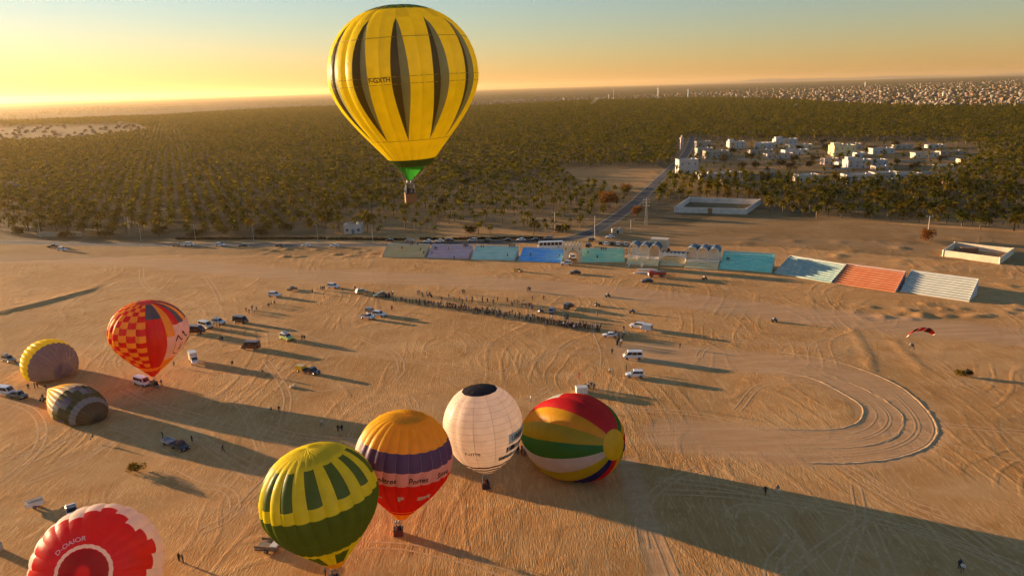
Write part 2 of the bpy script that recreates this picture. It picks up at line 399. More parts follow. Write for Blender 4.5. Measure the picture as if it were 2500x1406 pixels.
for ln, n, sc in ((RACE_IN[2:-1], 110, 1.0), (RACE_OUT[1:-2], 130, 1.0), (RACE_MID[2:-2], 110, 0.45)):
    p = smooth_line(ln, n); V, F = strip(p, [(a * (1.0 if sc == 1 else .7), b * sc) for a, b in _BP])
    V[:, 2] += RNG.normal(0, .03, len(V)) * (V[:, 2] > .05); V[:, :2] += RNG.normal(0, .05, (len(V), 2)); o = link('track_berm', fast_mesh('track_berm', V, F, [M_BERM])); tag(o, kind='structure')
# wheel tracks pressed into the sand: nobody could count them
M_TRACK = plain('pressed_sand', (0.60, 0.32, 0.125), 0.95, 0.16, 1.2)
_RUT = [(-.20, -.006), (-.13, .007), (-.08, .003), (.08, .003), (.13, .007), (.20, -.006)]
tracks = []
def rut_pair(pts, gauge=1.6, n=None, one=False):
    p = smooth_line(pts, n or max(12, int(sum(np.linalg.norm(np.diff(np.array(pts), axis=0), axis=1)) / 1.6)))
    for s in ((0,) if one else (-1, 1)): tracks.append(strip(p, [(a + s * gauge / 2, h) for a, h in _RUT], 0.012))
for L_ in (((345, 655), (350, 690), (390, 720), (440, 735), (520, 760), (600, 775), (700, 800), (820, 850), (1000, 880), (1180, 905)),
           ((0, 800), (130, 775), (260, 748), (400, 720), (580, 690)), ((500, 672), (520, 700), (540, 735)),
           ((380, 990), (450, 1005), (560, 1040), (700, 1080), (860, 1100)), ((300, 950), (420, 1010), (480, 1060), (560, 1110), (640, 1150)),
           ((420, 1150), (480, 1180), (540, 1190), (570, 1210), (575, 1240)), ((260, 1040), (330, 1060), (420, 1120)),
           ((1600, 1170), (1750, 1185), (1900, 1215), (2100, 1250), (2300, 1310), (2560, 1410)), ((1620, 1200), (1800, 1210), (2000, 1240), (2250, 1300), (2480, 1390)),
           ((2030, 1120), (2120, 1180), (2220, 1240), (2330, 1290), (2450, 1380), (2560, 1460)), ((2020, 1100), (2200, 1215), (2330, 1265), (2560, 1370)),
           ((1785, 1265), (1790, 1245), (1830, 1235), (1880, 1250), (1920, 1290), (1950, 1330)), ((2090, 1190), (2100, 1260), (2080, 1330), (2050, 1420)),
           ((2120, 1270), (2150, 1340), (2180, 1420)), ((2110, 1260), (2060, 1300), (1990, 1350), (1900, 1420)), ((1530, 1140), (1570, 1230), (1610, 1320), (1650, 1420)),
           ((1930, 1290), (1920, 1330), (1885, 1370), (1880, 1420)), ((2020, 880), (2100, 860), (2250, 880), (2400, 960)),
           ((900, 1330), (1000, 1335), (1150, 1370), (1300, 1425)), ((640, 1040), (720, 1060), (860, 1075), (1050, 1080)), ((560, 960), (600, 1010), (640, 1100)),
           ((870, 820), (960, 860), (980, 900), (960, 930)), ((1100, 930), (1250, 900), (1350, 860), (1400, 830)), ((650, 880), (700, 960), (690, 1040)),
           ((0, 1120), (150, 1080), (260, 1010)), ((60, 1180), (200, 1120), (300, 1060)), ((480, 1300), (560, 1260), (640, 1180), (700, 1120)),
           ((1560, 1000), (1700, 1010), (1850, 1045), (2000, 1075)), ((1600, 760), (1750, 790), (1900, 830), (2060, 850)), ((1800, 1000), (1860, 940), (1980, 930))):
    rut_pair([ground_at(x, y)[:2] for x, y in L_])
for k in range(8):                                    # concentric racing lines in the bend
    w_ = (k + .5) / 8 + .035 * (k % 3) - .02; a_ = smooth_line(RACE_IN, 60); b_ = smooth_line(RACE_OUT, 60); q_ = a_ * (1 - w_) + b_ * w_; i0 = (k * 7) % 17; rut_pair(q_[i0:60 - (k * 5) % 13][::4], .0, None, True)
_tr = random.Random(21)
for k in range(34):                                    # aimless loops and crossings
    x, y = _tr.uniform(-110, 130), 75 + 150 * _tr.random() ** 1.3; a = _tr.uniform(0, 6.28); c = _tr.uniform(-.06, .06); p = []
    for i in range(int(_tr.uniform(5, 13))):
        p.append((x, y)); x += 5 * math.cos(a); y += 5 * math.sin(a); a += c * 5; c += _tr.uniform(-.012, .012)
    if min(q[1] for q in p) > 66 and max(q[1] for q in p) < 265: rut_pair(p, 1.6, None, _tr.random() < .35)
V, F = strips(tracks); tag(link('tyre_tracks', fast_mesh('tyre_tracks', V, F, [M_TRACK])), 'pale criss-cross tyre tracks pressed into the sand', kind='stuff')

# ------------------------------------------------------------------ grandstands along the road
def frame2(bl, br):
    """front-bottom corners -> origin, unit along, unit back, length"""
    a = ground_at(*bl)[:2]; b = ground_at(*br)[:2]; d = b - a; L = np.linalg.norm(d); d = d / L
    return a, d, np.array([-d[1], d[0]]), L
def local(o, d, n, x, y, z): q = o + d * x + n * y; return (q[0], q[1], z)
def streaky(name, c, c2, s=0.5):
    """old wall paint, washed out in streaks"""
    if name in MAT: return MAT[name]
    m, nt, b, out = _new(name); tc = nt.nodes.new('ShaderNodeTexCoord'); mp = nt.nodes.new('ShaderNodeMapping')
    nt.links.new(tc.outputs['Object'], mp.inputs[0]); mp.inputs['Scale'].default_value = (s * .35, s * 1.5, s * 1.5)
    nz = nt.nodes.new('ShaderNodeTexNoise'); nz.inputs['Scale'].default_value = 1.6; nz.inputs['Detail'].default_value = 3; nt.links.new(mp.outputs[0], nz.inputs['Vector'])
    rp = nt.nodes.new('ShaderNodeValToRGB'); rp.color_ramp.elements[0].position = .35; rp.color_ramp.elements[1].position = .68
    rp.color_ramp.elements[0].color = (*c, 1); rp.color_ramp.elements[1].color = (*c2, 1); nt.links.new(nz.outputs[0], rp.inputs[0])
    nt.links.new(rp.outputs[0], b.inputs['Base Color']); b.inputs['Roughness'].default_value = .85; MAT[name] = m; return m
STANDS = [
    ('pale yellow stepped stand at the far end of the row', (932, 628), (1037, 629), 3.5, 9, (0.66, 0.355, 0.10), (0.68, 0.41, 0.15)),
    ('dusty pink-purple stepped stand between the yellow and mint ones', (1042, 630), (1143, 632), 3.6, 9, (0.46, 0.27, 0.27), (0.52, 0.34, 0.33)),
    ('pale mint stepped stand between the purple and blue ones', (1150, 634), (1257, 636), 3.7, 9, (0.30, 0.48, 0.36), (0.48, 0.56, 0.42)),
    ('bright blue stepped stand beside the gate', (1265, 638), (1370, 642), 3.6, 9, (0.015, 0.27, 0.62), (0.10, 0.36, 0.50)),
    ('mint green stepped stand fading to yellow between gate and pavilion', (1414, 641), (1526, 640), 3.6, 8.5, (0.18, 0.50, 0.32), (0.42, 0.55, 0.30)),
    ('turquoise green stepped stand just after the vaulted pavilion', (1755, 657), (1884, 666), 4.5, 10.5, (0.13, 0.47, 0.34), (0.24, 0.52, 0.39)),
    ('pale aqua stepped stand between the turquoise and orange ones', (1891, 667), (2029, 692), 4.5, 10.5, (0.33, 0.52, 0.47), (0.55, 0.62, 0.50)),
    ('orange stepped stand with a dark shaded corner', (2036, 692), (2186, 714), 4.7, 10.5, (0.66, 0.18, 0.05), (0.70, 0.25, 0.09)),
    ('white stepped stand at the near end of the row', (2198, 712), (2366, 737), 4.8, 10.5, (0.58, 0.58, 0.48), (0.66, 0.66, 0.58))]
for i, (lab, bl, br, Hh, Dp, c, c2) in enumerate(STANDS):
    o, d, n, L = frame2(bl, br); base = local(o, d, n, 0, 0, 0); rz = math.atan2(d[1], d[0])
    root = thing('grandstand', lab, 'grandstand', base, rz, 'stepped stands along the desert track')
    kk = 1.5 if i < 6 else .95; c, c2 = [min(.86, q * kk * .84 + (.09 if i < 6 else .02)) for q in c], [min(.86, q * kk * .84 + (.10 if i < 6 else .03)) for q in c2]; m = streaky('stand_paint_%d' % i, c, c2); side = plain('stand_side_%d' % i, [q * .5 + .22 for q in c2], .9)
    T = 9
    for k in range(T):
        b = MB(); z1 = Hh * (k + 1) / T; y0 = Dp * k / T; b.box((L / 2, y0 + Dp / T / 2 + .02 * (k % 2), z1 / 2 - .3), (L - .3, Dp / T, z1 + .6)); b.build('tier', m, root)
    for s in (0, 1):
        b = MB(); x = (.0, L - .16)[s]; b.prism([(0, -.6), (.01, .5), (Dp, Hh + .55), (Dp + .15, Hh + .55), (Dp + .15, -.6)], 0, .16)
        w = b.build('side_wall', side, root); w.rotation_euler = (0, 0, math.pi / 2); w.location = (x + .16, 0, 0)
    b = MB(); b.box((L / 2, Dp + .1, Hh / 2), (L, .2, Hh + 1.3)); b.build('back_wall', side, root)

# battlemented gate between the stands
def gate():
    o, d, n, L = frame2((1376, 641), (1421, 641)); rz = math.atan2(d[1], d[0])
    root = thing('gate', 'cream battlemented gate with an arched passage between the stands', 'gate', local(o, d, n, 0, 0, 0), rz)
    M = plain('cream_plaster', (0.76, 0.60, 0.38), .9, .1, .8); H = 7.3; D = 3.2; w = 3.6; a = L / 2
    b = MB(); pts = [(0, -.3), (0, H), (L, H), (L, -.3), (a + w / 2, -.3)]
    arc = [(a + w / 2 * math.cos(t), 2.9 + w / 2 * math.sin(t) * 1.1) for t in np.linspace(0, math.pi, 13)]; pts += arc + [(a - w / 2, -.3)]
    n_ = len(pts)
    b.prism(pts, 0, D); b.build('wall', M, root)
    for k in range(6):
        b = MB(); x = .35 + k * (L - .7) / 5; b.box((x, .25, H + .4), (.7, .5, .8)); b.add([(x - .35, 0, H + .8), (x + .35, 0, H + .8), (x + .35, .5, H + .8), (x - .35, .5, H + .8), (x, .25, H + 1.15)], [(0, 1, 4), (1, 2, 4), (2, 3, 4), (3, 0, 4)]); b.build('merlon', M, root)
        b = MB(); b.box((x, D - .25, H + .4), (.7, .5, .8)); b.build('merlon', M, root)
    for x in (.95, L / 2, L - .95):
        b = MB(); b.box((x, -.012, 5.7), (.32, .03, .95)); b.build('slit_window', M_DARK, root)
    b = MB(); b.add([(a + (w / 2 + .35) * math.cos(t), -.05, 2.9 + (w / 2 + .35) * math.sin(t) * 1.1) for t in np.linspace(0, math.pi, 13)] + [(a + (w / 2) * math.cos(t), -.05, 2.9 + (w / 2) * math.sin(t) * 1.1) for t in np.linspace(0, math.pi, 13)], [(i, i + 1, 14 + i, 13 + i) for i in range(12)]); b.build('arch_trim', plain('arch_band', (0.48, 0.36, 0.22), .9), root)
gate()

# white pavilion: two wings of three barrel vaults
def pavilion():
    o, d, n, L = frame2((1528, 646), (1752, 660)); rz = math.atan2(d[1], d[0])
    root = thing('pavilion', 'white pavilion of six barrel vaults on a cream stepped base', 'pavilion', local(o, d, n, 0, 0, 0), rz)
    W = plain('pavilion_white', (0.84, 0.74, 0.60), .85, .08, .7); RB = plain('vault_lead', (0.085, 0.12, 0.14), .6, .25, .5); CB = plain('pavilion_base', (0.78, 0.62, 0.34), .9, .1, .6)
    wing = L * .355; bay = wing / 3; zf = 1.9; col = 3.9; D = 7.0
    for wg, x0 in enumerate((0, L - wing)):
        for k in range(4): b = MB(); b.box((x0 + wing / 2, .9 * k + (7.5 - .9 * k) / 2 + .3, zf * (k + 1) / 8 - .2 + .001 * k), (wing, 7.5 - .9 * k, zf * (k + 1) / 4 + .4)); b.build('base_step', CB, root)
        b = MB(); b.box((x0 + wing / 2, 3.6 + D / 2, zf / 2 - .2), (wing - .02, D, zf + .4)); b.build('floor_slab', W, root)
        b = MB(); b.box((x0 + wing / 2, 3.6 + D - .15, zf + col / 2 + .8), (wing - .04, .3, col + 1.6)); b.build('back_wall', W, root)
        b = MB(); b.box((x0 + wing / 2, 4.6, zf + .5), (wing - .6, .08, .9)); b.build('parapet', W, root)
        for k in range(4):
            b = MB(); b.box((x0 + .14 + k * (wing - .28) / 3, 3.85, zf + col / 2), (.28, .45, col)); b.box((x0 + .14 + k * (wing - .28) / 3, 3.85, zf + col - .06), (.42, .56, .14)); b.build('column', W, root)
        for k in range(3):
            cx = x0 + bay * (k + .5); R = bay / 2; N_ = 14; ts = np.linspace(0, math.pi, N_ + 1); b = MB()
            q = [(cx + R * math.cos(t), zf + col + R * .98 * math.sin(t)) for t in ts]; qi = [(cx + (R - .22) * math.cos(t), zf + col + (R - .22) * .98 * math.sin(t)) for t in ts]
            vs = [(x, 3.55, z) for x, z in q] + [(x, 3.55, z) for x, z in qi] + [(x, 4.0, z) for x, z in q] + [(x, 4.0, z) for x, z in qi]; m_ = N_ + 1
            fs = [f for i in range(N_) for f in ((i, i + 1, m_ + i + 1, m_ + i), (2 * m_ + i + 1, 2 * m_ + i, 3 * m_ + i, 3 * m_ + i + 1), (i + 1, i, 2 * m_ + i, 2 * m_ + i + 1), (m_ + i, m_ + i + 1, 3 * m_ + i + 1, 3 * m_ + i))]
            b.add(vs, fs); b.build('arch', W, root)
            b = MB(); y1 = 3.6 + D; vs = [(x, y, z) for y in (4.0, y1) for x, z in q]; vs2 = [(x, y, z) for y in (4.0, y1) for x, z in qi]
            b.add(vs, [(i + 1, i, m_ + i, m_ + i + 1) for i in range(N_)], 0, True); b.add(vs2, [(i, i + 1, m_ + i + 1, m_ + i) for i in range(N_)], 1, True); b.build('vault', [RB, W], root)
            b = MB(); b.add([(x, y1 - .1, z) for x, z in qi], [tuple(range(m_))]); b.build('vault_end', W, root)
    xm0, xm1 = wing, L - wing; w = xm1 - xm0; zc = zf + 2.9; b = MB()
    pts = [(xm0, zf - .6), (xm0, zc), (xm1, zc), (xm1, zf - .6), (xm1 - .5, zf - .6)] + [(xm0 + w / 2 + (w / 2 - .5) * math.cos(t), zf + .6 + 1.25 * math.sin(t)) for t in np.linspace(0, math.pi, 11)] + [(xm0 + .5, zf - .6)]
    b.prism(pts, 4.0, 4.4); b.build('centre_arch', W, root)
    b = MB(); b.box((xm0 + w / 2, 7.6, zc - .7), (w - .06, 5.9, .3)); b.build('flat_roof', plain('roof_dark', (0.10, 0.10, 0.09), .9), root)
    b = MB(); b.box((xm0 + w / 2, 10.4, zf / 2 + 1.2), (w - .1, .3, zf + 2.6)); b.build('rear_wall', W, root)
    for k in range(7): b = MB(); b.box((xm0 + .5 + k * (w - 1) / 6, 4.2, zc + .22), (.45, .34, .44)); b.build('merlon', W, root)
    for k in range(6): b = MB(); b.box((xm0 + w / 2, 1.2 + .8 * k + 1.6, .2 + .38 * k / 2), (w - .5, .82, .4 + .38 * k)); b.build('stair', CB, root)
    b = MB(); b.box((xm0 - 1.6, 12.2, zf + 2.6), (7.0, 4.5, 7.2 + 1.6)); b.build('stair_tower', plain('tower_cream', (0.60, 0.48, 0.33), .9), root)
    b = MB(); b.box((xm0 + w * .3, 6.2, zc + .4), (.9, .9, 1.8)); b.build('chimney', M_DARK, root)
    for k, x in enumerate((x for x in (1.5, 4.8))):
        b = MB(); b.prism([(0, -.3), (0, .9), (5.5, -.3)], 0, .3); q = b.build('ramp_wall', W, root); q.rotation_euler = (0, 0, -math.pi / 2); q.location = (x + k * 2, .2, 0)
pavilion()
for bl, br in (((1548, 668), (1600, 668)), ((1555, 660), (1605, 661))):
    o, d, n, L = frame2(bl, br); rz = math.atan2(d[1], d[0])
    b = MB(); b.box((L / 2, 0, .35), (L, .5, .7)); b.box((L / 2, .6, .18), (L, .7, .36))
    tag(b.build('low_wall', plain('pavilion_white', (.66, .58, .48)), None, local(o, d, n, 0, 0, 0), rz), 'low white bench wall before the pavilion, %s of the two' % ('nearer' if bl[1] > 665 else 'farther'), 'wall', 'bench walls before the pavilion', 'thing')

# ------------------------------------------------------------------ walled yards
def yard(label, pts, h, c, gaps=(), t=.35):
    q = [ground_at(*p)[:2] for p in pts]; base = np.array([*q[0], 0]); root = thing('walled_yard', label, 'yard wall', base)
    M = plain('yard_plaster_%d' % len(MAT), c, .9, .14, .35); n = len(q)
    for i in range(n):
        a, b_ = np.array(q[i]), np.array(q[(i + 1) % n]); d = b_ - a; L = np.linalg.norm(d); d /= L
        k = max(1, int(L / 5)); a2 = a + d * t * .5; L2 = L - t
        for j in range(k):
            c_ = a2 + d * L2 * (j + .5) / k; mb = MB(); mb.box((c_[0] - base[0], c_[1] - base[1], h / 2 - .1 + .03 * ((i + j) % 3)), (L2 / k - .03, t, h + .2), math.atan2(d[1], d[0])); mb.build('wall_panel', M, root)
        mb = MB(); mb.box((a[0] - base[0], a[1] - base[1], h / 2), (t + .2, t + .2, h + .35)); mb.build('corner_post', M, root)
        if i in gaps:
            c_ = a + d * L * .5; nn = np.array([d[1], -d[0]]) * (t / 2 + .04); mb = MB(); mb.box((c_[0] + nn[0] - base[0], c_[1] + nn[1] - base[1], h * .47), (2.4, .08, h * .94), math.atan2(d[1], d[0])); mb.build('gate', plain('rust_gate', (0.30, 0.12, 0.05), .8), root)
    return root
yard('white walled yard with an orange gate below the palm grove', [(1647, 519), (1822, 524), (1855, 500), (1683, 494)], 3.2, (0.58, 0.52, 0.44), (0,))
yard('small pale walled yard alone in the open sand', [(2302, 626), (2440, 645), (2472, 622), (2330, 606)], 2.6, (0.66, 0.54, 0.38))
_q = on_ground(2400, 622); b = MB(); b.box((0, 0, 1.1), (6.0, 2.6, 2.2)); b.box((0, 0, 2.3), (6.3, 2.9, .18)); tag(b.build('shed', plain('rust_shed', (0.22, 0.10, 0.05), .9), None, (_q[0] - 4, _q[1] + 3, 0), -.3), 'rusty brown shed inside the small walled yard', 'shed')

# ------------------------------------------------------------------ village houses
M_DOOR = plain('door_teal', (0.07, 0.14, 0.16), .7); M_WIN = plain('window_dark', (0.035, 0.04, 0.045), .3)
HOUSE_C = {'w': (0.47, 0.44, 0.40), 'c': (0.58, 0.47, 0.33), 'g': (0.36, 0.31, 0.24), 'b': (0.40, 0.26, 0.17), 'p': (0.52, 0.38, 0.30), 'y': (0.60, 0.50, 0.26), 's': (0.40, 0.44, 0.44)}
def house(px, py, wpx, hpx, dep, c, label, rz=0.12, wins=3, door=True, vault=0, tower=0, doms=0, name='house'):
    p = ground_at(px, py); depth = np.dot(p - np.array([0, 0, CAM_H]), _f); k = depth / F_PX
    W, H = wpx * k, hpx * k * 1.02 - dep * 0.0; H = max(2.6, H * .9)
    root = thing(name, label, 'house', (p[0], p[1], 0), rz); M = plain('house_wall_' + c + str(len(label) % 3), [q * (1, .93, 1.05)[len(label) % 3] for q in HOUSE_C[c]], .9, .12, .3)
    b = MB(); b.box((0, dep / 2, H / 2 - .2), (W, dep, H + .4)); b.build('wall', M, root)
    roofm = plain('flat_roof', (0.40, 0.33, 0.25), .95, .2, .4)
    b = MB(); b.box((0, dep / 2, H + .06), (W - .5, dep - .5, .1)); rf = b.build('roof', roofm, root)
    for x, y, a, e in ((0, .12, W + .06, .3), (0, dep - .12, W + .06, .3), (-W / 2 + .12, dep / 2, .3, dep - .6), (W / 2 - .12, dep / 2, .3, dep - .6)):
        b = MB(); b.box((x, y, H + .42), (a, e, .5)); b.build('parapet', M, root)
    n = wins
    for i in range(n):
        x = -W / 2 + W * (i + .5) / n
        if door and i == n // 2:
            b = MB(); b.box((x, -.03, 1.1), (1.3, .1, 2.2)); b.build('door', M_DOOR, root); continue
        b = MB(); b.box((x, -.03, min(H * .55, 2.0)), (1.2, .1, 1.3)); f = b.build('window', M_WIN, root)
        b = MB(); b.box((x, -.1, min(H * .55, 2.0) - .72), (1.5, .2, .1)); b.build('sill', M, f)
    if H > 6:
        for i in range(n):
            b = MB(); b.box((-W / 2 + W * (i + .5) / n, -.03, H * .74), (1.0, .1, 1.2)); b.build('window', M_WIN, root)
    for i in range(2):
        b = MB(); b.box((W / 2 + .03, dep * (.3 + .4 * i), min(H * .55, 2)), (.1, 1.1, 1.2)); b.build('window', M_WIN, root)
    if tower:
        b = MB(); b.box((-W * .3, dep * .6, H + 1.4), (W * .3, dep * .5, 2.7)); b.build('roof_room', M, root)
    for i in range(vault):
        b = MB(); R = W / vault / 2; cx = -W / 2 + R + 2 * R * i; ts = np.linspace(0, math.pi, 9); b.prism([(cx + R * .95 * math.cos(t), H + .5 + R * .8 * math.sin(t)) for t in ts], .1, dep - .1); b.build('roof_vault', M, root)
    for i in range(doms):
        b = MB(); b.blob((-W / 2 + W * (i + .5) / doms, dep * .5, H + .4), (1.7, 1.7, 1.6), rough=0, n=10, m=8); b.build('dome', M, root)
    b = MB(); b.tube((W * .25, dep * .5, H), (W * .25, dep * .5, H + 1.3), .55, n=8); b.build('water_tank', plain('tank_white', (0.6, 0.6, 0.58), .5), root)
    return root
_V = [(1681, 425, 48, 36, 11, 'w', 'tall plain white cube house at the village corner by the road', .06, 3, False),
 (1765, 437, 110, 12, 14, 'w', 'long low white house with small domes beside the white cube', .05, 7, True, 0, 0, 2),
 (1752, 387, 60, 18, 9, 'g', 'drab sand-coloured house behind the white cube', .1, 4), (1800, 363, 40, 17, 9, 'w', 'white two-storey house at the back edge of the village', .12, 3, False, 0, 1),
 (1718, 360, 36, 14, 8, 'g', 'grey-brown house close to the road at the back', .1, 3), (1722, 380, 40, 18, 9, 'g', 'sand house beside the road behind the white cube', .1, 3),
 (1873, 362, 42, 9, 8, 'w', 'low white house with a row of four small vaults', .1, 4, False, 4), (1920, 353, 55, 13, 9, 'w', 'white house with a higher middle block at the back', .1, 5, True, 0, 1),
 (1955, 364, 60, 10, 9, 'c', 'cream flat house right of the vaulted one', .1, 4), (1945, 378, 60, 11, 9, 'w', 'white flat house in the middle rows of the village', .1, 4), (1905, 388, 68, 12, 9, 'p', 'long pinkish-white house in mid village', .1, 5),
 (1860, 376, 60, 9, 7, 'g', 'low grey yard house in mid village', .1, 4), (2062, 381, 56, 26, 11, 'y', 'tall cream-yellow house with a sunlit side wall', .1, 4, True, 0, 1),
 (2085, 365, 42, 13, 9, 'p', 'pinkish house behind the tall cream-yellow one', .1, 3), (2157, 376, 54, 13, 9, 'w', 'bright white house with a dark middle door', .05, 4), (2102, 386, 22, 12, 8, 's', 'small grey-green house beside the tall cream one', .05, 2),
 (2207, 364, 42, 9, 8, 'g', 'plain earth house under the rear palms', .05, 3), (2263, 386, 60, 12, 9, 'c', 'low cream house with few windows alone on the sand', .04, 3, False), (2330, 378, 70, 8, 8, 'g', 'unfinished grey wall house at the right rear', .04, 4),
 (2287, 362, 40, 7, 8, 'w', 'white house half hidden in the right rear palms', .04, 3), (2030, 402, 36, 14, 8, 'p', 'pink-brown shed house in the middle of the village', .06, 3), (2100, 411, 62, 20, 10, 'w', 'white stepped house in the front rows of the village', .04, 4, True, 0, 1),
 (2147, 407, 40, 16, 9, 'w', 'white house with a teal door beside the stepped one', .04, 3), (2060, 408, 28, 11, 8, 's', 'blue-grey small house by the sandy street', .04, 2), (2158, 416, 42, 9, 8, 'p', 'small pink house in front of the teal-door house', .04, 3),
 (1975, 445, 52, 17, 10, 'c', 'cream villa at the upper edge of the grove', .03, 4), (2103, 441, 74, 14, 10, 'w', 'long white house in the front row with small windows', .02, 5), (2165, 438, 60, 16, 10, 'g', 'long tan house in the front row beside the long white one', .02, 5),
 (2222, 440, 58, 15, 10, 'w', 'white and dark house at the right end of the front row', .02, 3), (2125, 450, 110, 11, 4, 'c', 'low cream yard house in front of the long white one', .02, 6, True), (2312, 415, 46, 10, 8, 'c', 'low tan house below the right palms', .02, 3), (2340, 450, 48, 12, 8, 'b', 'brown house standing in the right grove', .02, 3),
 (1790, 452, 50, 8, 7, 'p', 'small pink house among the front palms', .04, 3), (1880, 430, 28, 11, 7, 'g', 'tan shed house above the front palms', .04, 2), (2380, 398, 70, 7, 7, 'c', 'low roofed long house at the right grove edge', .02, 3), (862, 571, 42, 22, 6.0, 'w', 'small white house alone among the palms by the road', .0, 3)]
for h in _V: house(*h)
for k, (x0, y0, x1, y1, t) in enumerate(((1700, 395, 1760, 396, 'behind the white cube house'), (1800, 392, 1880, 393, 'before the mid-village yard house'), (1870, 402, 1960, 404, 'along the sandy mid-village street'), (1985, 392, 2030, 393, 'left of the pink-brown shed house'), (2010, 414, 2075, 416, 'before the blue-grey small house'), (2070, 424, 2180, 427, 'before the white stepped house'), (2185, 398, 2260, 396, 'beside the lone low cream house'), (2240, 425, 2330, 424, 'right of the front row houses'), (1900, 428, 1960, 430, 'left of the cream villa'), (2000, 446, 2065, 450, 'right of the cream villa'), (2290, 392, 2400, 388, 'at the right rear edge of the village'), (1420, 362, 1655, 364, 'in front of the dense dark palm block'), (1840, 368, 1850, 352, 'between the two white rear houses'))):
    a, b_ = ground_at(x0, y0)[:2], ground_at(x1, y1)[:2]; L = np.linalg.norm(b_ - a); mb = MB(); mb.box((L / 2, 0, .85), (L, .35, 2.1)); mb.box((L / 2, 0, 1.95), (L + .1, .45, .12)); tag(mb.build('yard_wall', plain('yard_wall_%d' % (k % 3), ((.40, .32, .23), (.46, .40, .32), (.34, .25, .17))[k % 3], .95, .2, .3), None, (a[0], a[1], 0), math.atan2((b_ - a)[1], (b_ - a)[0])), 'low plastered yard wall ' + t, 'wall', 'yard walls of the village', 'thing')
# minaret at the road
def minaret():
    p = ground_at(1664, 366); k = np.dot(p - np.array([0, 0, CAM_H]), _f) / F_PX; H = 36 * k; root = thing('minaret', 'slim pink minaret with a lantern top beside the village road', 'minaret', (p[0], p[1], 0))
    M = plain('minaret_pink', (0.56, 0.42, 0.36), .85); b = MB(); b.box((0, 0, H * .36), (3.0, 3.0, H * .72)); b.build('shaft', M, root)
    b = MB(); b.box((0, 0, H * .74), (4.2, 4.2, .6)); b.box((0, 0, H * .77), (4.0, 4.0, .7)); b.build('balcony', M, root)
    b = MB(); b.box((0, 0, H * .84), (1.9, 1.9, H * .18)); b.build('lantern', M, root); b = MB(); b.tube((0, 0, H * .92), (0, 0, H), 1.1, .05, 8); b.build('cap', M, root)
    for z in (.3, .55): b = MB(); b.box((0, -1.52, H * z), (.6, .1, 1.4)); b.build('window', M_WIN, root)
minaret()

# ------------------------------------------------------------------ poles
def lamp_post(px, py, hpx, label):
    p = ground_at(px, py); k = np.dot(p - np.array([0, 0, CAM_H]), _f) / F_PX; H = hpx * k; root = thing('lamp_post', label, 'lamp post', (p[0], p[1], 0), 0, 'lamp posts along the road')
    b = MB(); b.tube((0, 0, -.2), (0, 0, H), .13, .07); b.build('pole', M_STEEL, root); b = MB(); b.tube((0, 0, H - .1), (0, -1.6, H + .25), .06); b.build('arm', M_STEEL, root); b = MB(); b.box((0, -1.8, H + .25), (.3, .7, .14)); b.build('lamp_head', M_STEEL, root)
for px, py, h, t in ((100, 580, 44, 'at the far left of the road'), (346, 596, 52, 'beyond the first parked pair of cars'), (479, 597, 50, 'right beside the parked white van'), (621, 598, 48, 'midway along the open road'), (777, 597, 50, 'beyond the white cars mid road'), (911, 596, 48, 'just before the yellow stand'), (1452, 588, 60, 'at the road bend behind the gate')): lamp_post(px, py, h, 'thin metal lamp post ' + t)
def power_pole(px, py, hpx, label, lattice=False):
    p = ground_at(px, py); k = np.dot(p - np.array([0, 0, CAM_H]), _f) / F_PX; H = hpx * k; root = thing('power_pole', label, 'power pole', (p[0], p[1], 0))
    b = MB()
    if lattice:
        for sx in (-1, 1):
            for sy in (-1, 1): b.tube((sx * .7, sy * .7, -.2), (sx * .18, sy * .18, H), .07, n=4)
        for i in range(9):
            z0, z1 = H * i / 9, H * (i + 1) / 9; w0, w1 = .7 - .52 * i / 9, .7 - .52 * (i + 1) / 9
            for s in (-1, 1): b.tube((-w0, s * w0, z0), (w1, s * w1, z1), .04, n=3); b.tube((s * w0, -w0, z0), (s * w1, w1, z1), .04, n=3)
    else: b.tube((0, 0, -.2), (0, 0, H), .22, .14)
    b.build('mast', plain('mast_steel', (.14, .13, .12), .7) if lattice else plain('pole_pale', (.45, .38, .3), .9), root)
    for z in ((.97, .86, .75) if lattice else (.95,)):
        b = MB(); b.tube((-1.5, 0, H * z), (1.5, 0, H * z), .09, n=4); a = b.build('crossarm', M_STEEL, root)
        for x in (-1.4, 0, 1.4): c = MB(); c.tube((x, 0, H * z + .05), (x, 0, H * z + .45), .09, n=5); c.build('insulator', M_LAMP, a)
power_pole(1355, 568, 52, 'tall pale power pole standing in the sparse palms'); power_pole(1577, 552, 66, 'lattice power mast on the bend of the side road', True); power_pole(318, 578, 48, 'lattice power mast in front of the left plantation', True)
power_pole(1540, 566, 30, 'short pole on the sand beside the side road'); power_pole(2266, 565, 38, 'pole in front of the dark right grove')
# kerb hedge / low wall behind the parked cars
for a, b_, lab in (((800, 585), (1000, 587), 'dark low hedge before the small white house'), ((1025, 585), (1085, 586), 'short dark hedge behind two parked white cars'), ((1105, 585), (1335, 583), 'long dark hedge behind the parked cars'), ((430, 585), (795, 584), 'long low dark hedge along the plantation edge')):
    p0, p1 = ground_at(*a)[:2], ground_at(*b_)[:2]; L = np.linalg.norm(p1 - p0); mb = MB(); r_ = random.Random(int(L))
    for i in range(int(L / .9)):
        q = p0 + (p1 - p0) * (i + .5) / int(L / .9); mb.blob((q[0] - p0[0], q[1] - p0[1] + r_.uniform(-.2, .2), .5), (.8, .6, r_.uniform(.5, .9)), seed=i, rough=.35, n=6, m=4)
    tag(mb.build('hedge', foliage('hedge_leaf', (0.035, 0.018, 0.010), (0.05, 0.03, 0.014)), None, (p0[0], p0[1], 0)), lab, 'hedge')

